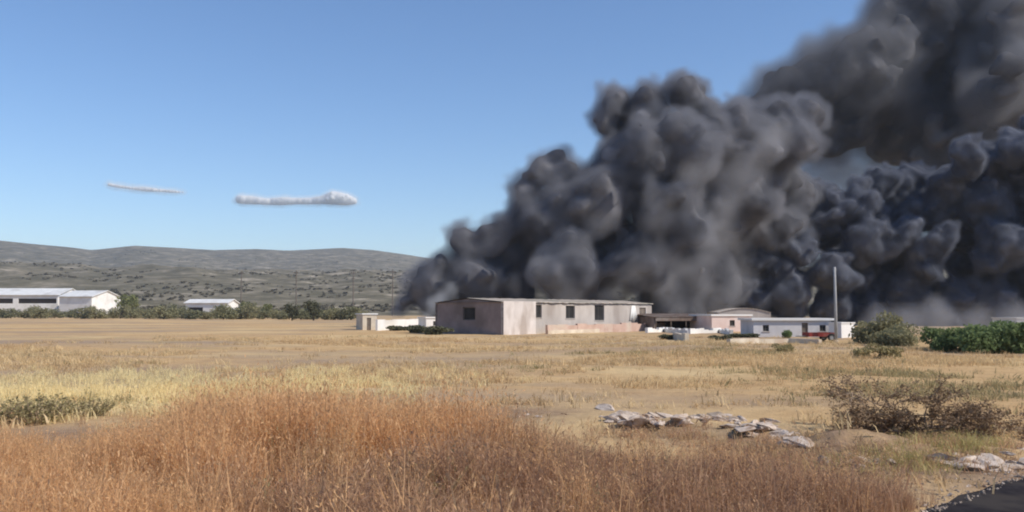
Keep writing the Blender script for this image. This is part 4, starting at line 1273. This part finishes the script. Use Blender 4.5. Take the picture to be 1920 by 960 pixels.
def scatter(name, pts, rot, scale, pick, sources, label, category):
    """one stuff object: tufts instanced on its points"""
    me = bpy.data.meshes.new(name)
    me.from_pydata([tuple(p) for p in pts], [], [])
    for an, typ, data in (('turn', 'FLOAT_VECTOR', np.asarray(rot, float).ravel()), ('size', 'FLOAT_VECTOR', np.asarray(scale, float).ravel())):
        at = me.attributes.new(an, typ, 'POINT'); at.data.foreach_set('vector', data)
    at = me.attributes.new('pick', 'INT', 'POINT'); at.data.foreach_set('value', np.asarray(pick, np.int32))
    o = bpy.data.objects.new(name, me); COL.objects.link(o)
    coll = bpy.data.collections.new(name + '_tufts')
    for i, s in enumerate(sources):
        s.name = '%s_tuft_%02d' % (name, i)
        coll.objects.link(s)
    ng = bpy.data.node_groups.new(name + '_scatter', 'GeometryNodeTree')
    ng.interface.new_socket('Geometry', in_out='INPUT', socket_type='NodeSocketGeometry')
    ng.interface.new_socket('Geometry', in_out='OUTPUT', socket_type='NodeSocketGeometry')
    gi, go = ng.nodes.new('NodeGroupInput'), ng.nodes.new('NodeGroupOutput')
    ci = ng.nodes.new('GeometryNodeCollectionInfo'); ci.inputs['Collection'].default_value = coll
    ci.inputs['Separate Children'].default_value = True; ci.inputs['Reset Children'].default_value = True
    ip = ng.nodes.new('GeometryNodeInstanceOnPoints'); ip.inputs['Pick Instance'].default_value = True
    def attr(n_, dt):
        a = ng.nodes.new('GeometryNodeInputNamedAttribute'); a.data_type = dt; a.inputs['Name'].default_value = n_; return a.outputs['Attribute']
    ng.links.new(gi.outputs[0], ip.inputs['Points']); ng.links.new(ci.outputs[0], ip.inputs['Instance'])
    ng.links.new(attr('pick', 'INT'), ip.inputs['Instance Index'])
    e2r = ng.nodes.new('FunctionNodeEulerToRotation'); ng.links.new(attr('turn', 'FLOAT_VECTOR'), e2r.inputs[0])
    ng.links.new(e2r.outputs[0], ip.inputs['Rotation'])
    ng.links.new(attr('size', 'FLOAT_VECTOR'), ip.inputs['Scale'])
    ng.links.new(ip.outputs[0], go.inputs[0])
    o.modifiers.new('scatter', 'NODES').node_group = ng
    tag(o, label, category, None, 'stuff')
    return o

def to_px(x, y, z):
    """pixel of world points (numpy)"""
    X, Y, Z = x, y, z - EYE.z
    f = Y * math.cos(PITCH) + Z * math.sin(PITCH); u = -Y * math.sin(PITCH) + Z * math.cos(PITCH)
    return PW / 2 + FOC * X / f, PH / 2 - FOC * u / f

def spots(n, x0, x1, y0, y1, seed):
    r_ = np.random.default_rng(seed)
    x = r_.uniform(x0, x1, n); y = r_.uniform(y0, y1, n)
    d = (x - ROAD_A.x) * ROAD_N.x + (y - ROAD_A.y) * ROAD_N.y
    k = d < -0.15
    x, y = x[k], y[k]
    return x, y, gz(x, y), r_

GR = {
    'russet': leafy('russet_grass', (0.63, 0.375, 0.18), (0.88, 0.57, 0.305), .5),
    'brown': leafy('brown_grass', (0.50, 0.30, 0.165), (0.70, 0.46, 0.265), .45),
    'umber': leafy('umber_grass', (0.36, 0.215, 0.13), (0.54, 0.335, 0.21), .45),
    'gold': leafy('gold_grass', (0.80, 0.64, 0.33), (0.92, 0.78, 0.45), .45),
    'pale': leafy('pale_stubble', (0.60, 0.445, 0.24), (0.78, 0.60, 0.35), .4),
    'tan': leafy('tan_stubble', (0.50, 0.345, 0.185), (0.66, 0.475, 0.265), .4),
    'sage': leafy('sage_weeds', (0.30, 0.25, 0.13), (0.45, 0.375, 0.20), .4),
}
# tall reddish dry grass along the verge
TOP_PX = [-300, 0, 130, 230, 320, 450, 640, 720, 860, 1000, 1120, 1260, 1420, 1580, 1680, 1770, 1850]
TOP_ROW = [850, 850, 845, 838, 815, 800, 797, 812, 836, 850, 872, 884, 902, 918, 930, 950, 1060]
x, y, z, r_ = spots(26000, -14, 9.5, 4.5, 20.5, 1)
cpx, cpy = to_px(x, y, z)
lim = np.interp(cpx, TOP_PX, TOP_ROW) + (fbm(x * .9, y * .9, None, 31, 3) - .5) * 46
thin = np.clip((cpy - lim) / 18, 0, 1)
clump = fbm(x / 1.1, y / 1.1, None, 35, 3)
stray = (cpy > lim - 40) & (r_.random(len(x)) < .07)
k = ((r_.random(len(x)) < thin * np.clip(clump * 3.5 - .95, .1, 1)) & (cpy > lim)) | stray
clump = clump[k]
x, y, z, cpx, cpy = x[k], y[k], z[k], cpx[k], cpy[k]
zone = fbm(x / 2.6, y / 2.6, None, 33, 3) + np.clip((cpx - 700) / 900, -.35, .45) + np.clip((cpy - 880) / 500, -.1, .3)
kind = np.where(zone < .52, 0, np.where(zone < .72, 1, 2))
kind = np.where(r_.random(len(x)) < .08, 3, kind)
kind = np.where(r_.random(len(x)) < .16, r_.integers(0, 3, len(x)), kind)
src = []
for kk, (mat, hgt_, hd) in enumerate((('russet', .74, 3), ('brown', .66, 2), ('umber', .58, 2), ('sage', .46, 2), ('tan', .6, 2))):
    for v_ in range(3):
        src.append(tuft('t', 100 + kk * 7 + v_, 30, hgt_, .095, .0042, GR[mat], .36, hd, .019))
kind = np.where((r_.random(len(x)) < .13) & (cpy < 930), 4, kind)
pick = kind * 3 + r_.integers(0, 3, len(x))
edge_fade = np.clip((cpy - np.interp(cpx, TOP_PX, TOP_ROW)) / 40, .45, 1)
hs = (0.35 + 1.0 * clump + .55 * fbm(x / 2.6, y / 2.6, None, 37, 2)) * np.clip(r_.normal(1, .2, len(x)), .55, 1.7) * (1 + .28 * np.exp(-((cpx - 600) / 190) ** 2) * (cpy < 870)) * edge_fade * np.interp(cpx, [950, 1150], [1.0, .7]) * np.where(cpx < 340, .74, 1.0)
scatter('tall_grass', np.stack([x, y, z], 1), np.stack([r_.normal(0, .1, len(x)), r_.normal(0, .1, len(x)), r_.uniform(0, 6.28, len(x))], 1), np.stack([hs * 1.05, hs * 1.05, hs], 1), pick, src,
        'tall reddish brown dry grass along the verge', 'grass')
# bright straw patch
x, y, z, r_ = spots(9000, -26, 2, 17.5, 34, 2)
cpx, cpy = to_px(x, y, z)
f = np.exp(-((cpx - 270) / 260) ** 2 - ((cpy - 745) / 30) ** 2) + .55 * np.exp(-((cpx - 620) / 160) ** 2 - ((cpy - 725) / 28) ** 2) + .6 * np.exp(-((cpx - 20) / 120) ** 2 - ((cpy - 738) / 14) ** 2)
k = r_.random(len(x)) < f * .6 * (fbm(x / 1.5, y / 1.5, None, 41, 3) + .3)
x, y, z = x[k], y[k], z[k]
src = [tuft('t', 200 + v_, 30, .36, .14, .008, GR['gold'], .5, 1, .03) for v_ in range(3)]
hs = r_.uniform(.6, 1.2, len(x))
scatter('straw_grass', np.stack([x, y, z], 1), np.stack([r_.normal(0, .15, len(x)), r_.normal(0, .15, len(x)), r_.uniform(0, 6.28, len(x))], 1), np.stack([hs, hs, hs], 1), r_.integers(0, 3, len(x)), src,
        'bright golden straw patch behind the tall reddish grass', 'straw')
# stubble and weeds over the whole field
x, y, z, r_ = spots(70000, -34, 34, 9, 84, 3)
keep = (np.abs(x) < y * .64 + 3)
dens = np.clip(fbm(x / 6.0, y / 3.5, None, 51, 3) * 3.2 - 1.35, .02, .7) * np.clip((82 - y) / 44, 0, 1) * .9
# leave the building's floor free
bl = (np.stack([x - CX.x, y - CX.y], 1) @ np.array([[FRONT.x, -FRONT.y], [FRONT.y, FRONT.x]]))
inside = (bl[:, 0] > -.5) & (bl[:, 1] > -1.4) & (bl[:, 1] < DEP + 1)
k = keep & (r_.random(len(x)) < dens) & ~inside
x, y, z = x[k], y[k], z[k]
zn = fbm(x / 11.0, y / 5.0, None, 55, 3) + r_.normal(0, .06, len(x))
kind = np.where(zn < .42, 1, np.where(zn < .60, 0, np.where(zn < .68, 1, 2)))
src = []
for kk, (mat, hgt_) in enumerate((('pale', .26), ('tan', .22), ('sage', .24))):
    for v_ in range(3):
        src.append(tuft('t', 300 + kk * 5 + v_, 20, hgt_, .16, .010, GR[mat], .6, 1, .03))
hs = .4 + .85 * r_.random(len(x)) ** 1.6
scatter('stubble_grass', np.stack([x, y, z], 1), np.stack([r_.normal(0, .15, len(x)), r_.normal(0, .15, len(x)), r_.uniform(0, 6.28, len(x))], 1), np.stack([hs * 1.4, hs * 1.4, hs], 1), kind * 3 + r_.integers(0, 3, len(x)), src,
        'short dry stubble and dusty weeds over the fallow field', 'grass')
# yellowish grass on the bank by the brushwood
x, y, z, r_ = spots(2500, 4, 12, 10.5, 18, 6)
cpx, cpy = to_px(x, y, z)
f = np.exp(-((cpx - 1700) / 75) ** 2 - ((cpy - 862) / 22) ** 2) + .8 * np.exp(-((cpx - 1830) / 60) ** 2 - ((cpy - 838) / 20) ** 2) + .35 * np.exp(-((cpx - 1560) / 90) ** 2 - ((cpy - 880) / 22) ** 2)
k = r_.random(len(x)) < f
x, y, z = x[k], y[k], z[k]
src = [tuft('t', 400 + v_, 22, .24, .10, .006, leafy('yellow_bank_grass', (0.40, 0.33, 0.13), (0.56, 0.47, 0.22), .35), .6, 1, .02) for v_ in range(2)]
hs = r_.uniform(.5, 1.1, len(x))
scatter('bank_grass', np.stack([x, y, z], 1), np.stack([r_.normal(0, .2, len(x)), r_.normal(0, .2, len(x)), r_.uniform(0, 6.28, len(x))], 1), np.stack([hs, hs, hs], 1), r_.integers(0, 2, len(x)), src,
        'yellowish short grass on the earth bank below the dead brushwood', 'grass')
# pale bent stalks lying in the verge grass
for i, (px, py, L_, a) in enumerate([(620, 918, .55, .5), (660, 940, .7, .1), (700, 905, .4, -.3), (820, 862, .3, -.6), (650, 952, .45, .2)]):
    p = ground_at(px, py); mb = MB()
    mb.tube([(-L_ / 2, 0, .1), (-L_ * .1, .02, .26), (L_ / 2, .0, .34)], [.012, .013, .007], 5)
    o = mb.build('dry_stalk', GR['gold'], None, False, p); o.rotation_euler = (0, 0, a)
    tag(o, 'pale bent dry stalk lying in the brown verge grass', 'stalk', 'pale stalks in the verge')
# scrub on the hillside
r_ = np.random.default_rng(8)
n = 9000
R = 470 * (2600 / 470) ** r_.random(n); T = r_.uniform(-.62, .55, n)
X, Y = R * np.sin(T), R * np.cos(T)
k = fbm(X / 90, Y / 90, None, 61, 3) > .5
X, Y, R, T = X[k], Y[k], R[k], T[k]
Z = hill_height(X, Y, R, T)
src = []
for v_ in range(3):
    q = np.random.default_rng(500 + v_)
    V, F = leaf_cloud(q, clump_blobs(q, 4.5, 3.2, 5), 90, .75)
    src.append(mesh_obj('t', V, F, leafy('hill_scrub_leaves_%d' % v_, (0.12, 0.105, 0.072), (0.20, 0.175, 0.12), .15), link=False))
hs = r_.uniform(.3, .95, len(X))
scatter('hillside_scrub', np.stack([X, Y, Z - .3], 1), np.stack([X * 0, X * 0, r_.uniform(0, 6.28, len(X))], 1), np.stack([hs * 1.2, hs * 1.2, hs * .8], 1), r_.integers(0, 3, len(X)), src,
        'dark low scrub dotted over the hillside', 'scrub')

# gravel and dust along the asphalt edge
r_ = np.random.default_rng(77)
n = 1300
t = r_.uniform(-1, 9, n); off = np.abs(r_.normal(0, .32, n)) + .02
x = ROAD_A.x + ROAD_T.x * t - ROAD_N.x * (off - .12); y = ROAD_A.y + ROAD_T.y * t - ROAD_N.y * (off - .12)
d = (x - ROAD_A.x) * ROAD_N.x + (y - ROAD_A.y) * ROAD_N.y
z = np.where(d > 0, .03, gz(x, y))
src = []
for v_ in range(4):
    o = bpy.data.objects.new('t', stone_mesh(900 + v_, EARTHY if v_ % 2 else STONE)); src.append(o)
hs = r_.choice([.012, .018, .028, .042, .065], n, p=[.4, .3, .19, .09, .02])
scatter('gravel', np.stack([x, y, z], 1), r_.uniform(0, 6.28, (n, 3)), np.stack([hs * 1.3, hs, hs * .7], 1), r_.integers(0, 4, n), src, 'loose grey gravel along the asphalt edge', 'gravel')
# brown dead grass over the earth bank
x, y, z, r_ = spots(5200, 1.0, 13, 9.5, 19, 9)
cpx, cpy = to_px(x, y, z)
f = np.exp(-((cpx - 1480) / 190) ** 2 - ((cpy - 862) / 32) ** 2) + .6 * np.exp(-((cpx - 1250) / 140) ** 2 - ((cpy - 815) / 16) ** 2) + .4 * np.exp(-((cpx - 1800) / 120) ** 2 - ((cpy - 860) / 40) ** 2)
k = r_.random(len(x)) < f * 1.3
x, y, z = x[k], y[k], z[k]
src = [tuft('t', 600 + v_, 18, .2, .09, .005, GR[('umber', 'brown', 'tan')[v_]], .7, 1, .02) for v_ in range(3)]
hs = r_.uniform(.4, 1.2, len(x))
scatter('dead_grass', np.stack([x, y, z], 1), np.stack([r_.normal(0, .2, len(x)), r_.normal(0, .2, len(x)), r_.uniform(0, 6.28, len(x))], 1), np.stack([hs * 1.2, hs * 1.2, hs], 1), r_.integers(0, 3, len(x)), src,
        'thin dead brown grass among the stones on the earth bank', 'grass')
# ------------------------------------------------------------------ two small clouds, haze
def cloud(label, puffs, dist, seed, dens):
    puffs = [tuple(np.array(a) + (np.array(b) - np.array(a)) * t) for a, b in zip(puffs, puffs[1:]) for t in (0, .25, .5, .75)]
    puffs = [(a, b, c * 1.55) for a, b, c in puffs]
    D, lo = billow(puffs, dist, 7.0, seed, kids=(5, 3), ratio=((.3, .55), (.3, .5)), jitter=.1, rough=22.0, rough_len=110.0, squash=.55, pad=36.0, floor=-1e9)
    v, q = surface_nets(D, lo, 7.0, -32.0)
    base = Vector((float(v[:, 0].mean()), dist, float(v[:, 2].mean())))
    core = mesh_obj('cloud', v - np.array(base), q, leafy('cloud_white', (0.94, 0.94, 0.94), (0.95, 0.95, 0.95), .5), None, True, base)
    tag(core, label, 'cloud')
    hv, hq = surface_nets(blur(D, 2), lo, 7.0, 12.0)
    hull = mesh_obj('cloud_wisps', hv - np.array(base), hq, None, core)
    tag(hull, None, None, None, 'stuff')
    vm = volume_mat('cloud_wisps', (.99, .99, .99), dens)
    hull.data.materials.append(vm)
    fog_from_hull(hull, vm, 9.0, 60.0)
cloud('small bright white cloud with three puffs low in the blue sky', [(450, 374, 9), (470, 375, 9), (500, 378, 8), (530, 377, 9), (555, 377, 8), (580, 377, 8), (605, 375, 9), (625, 371, 12), (648, 374, 11), (668, 378, 7)], 9000, 3, .011)
cloud('thin wispy white cloud streak low in the blue sky', [(205, 346, 6), (225, 350, 6), (250, 353, 6), (275, 355, 7), (300, 357, 6), (325, 359, 6), (348, 361, 5)], 9000, 4, .012)

hb = MB().box(-5600, 5600, -5600, 5600, -6.0, 330.0)
haze = hb.build('haze', volume_mat('thin_haze', (0.70, 0.80, 0.95), 0.00013, 0.2, grid=False))
tag(haze, 'thin bluish summer haze over the plain', None, None, 'stuff')
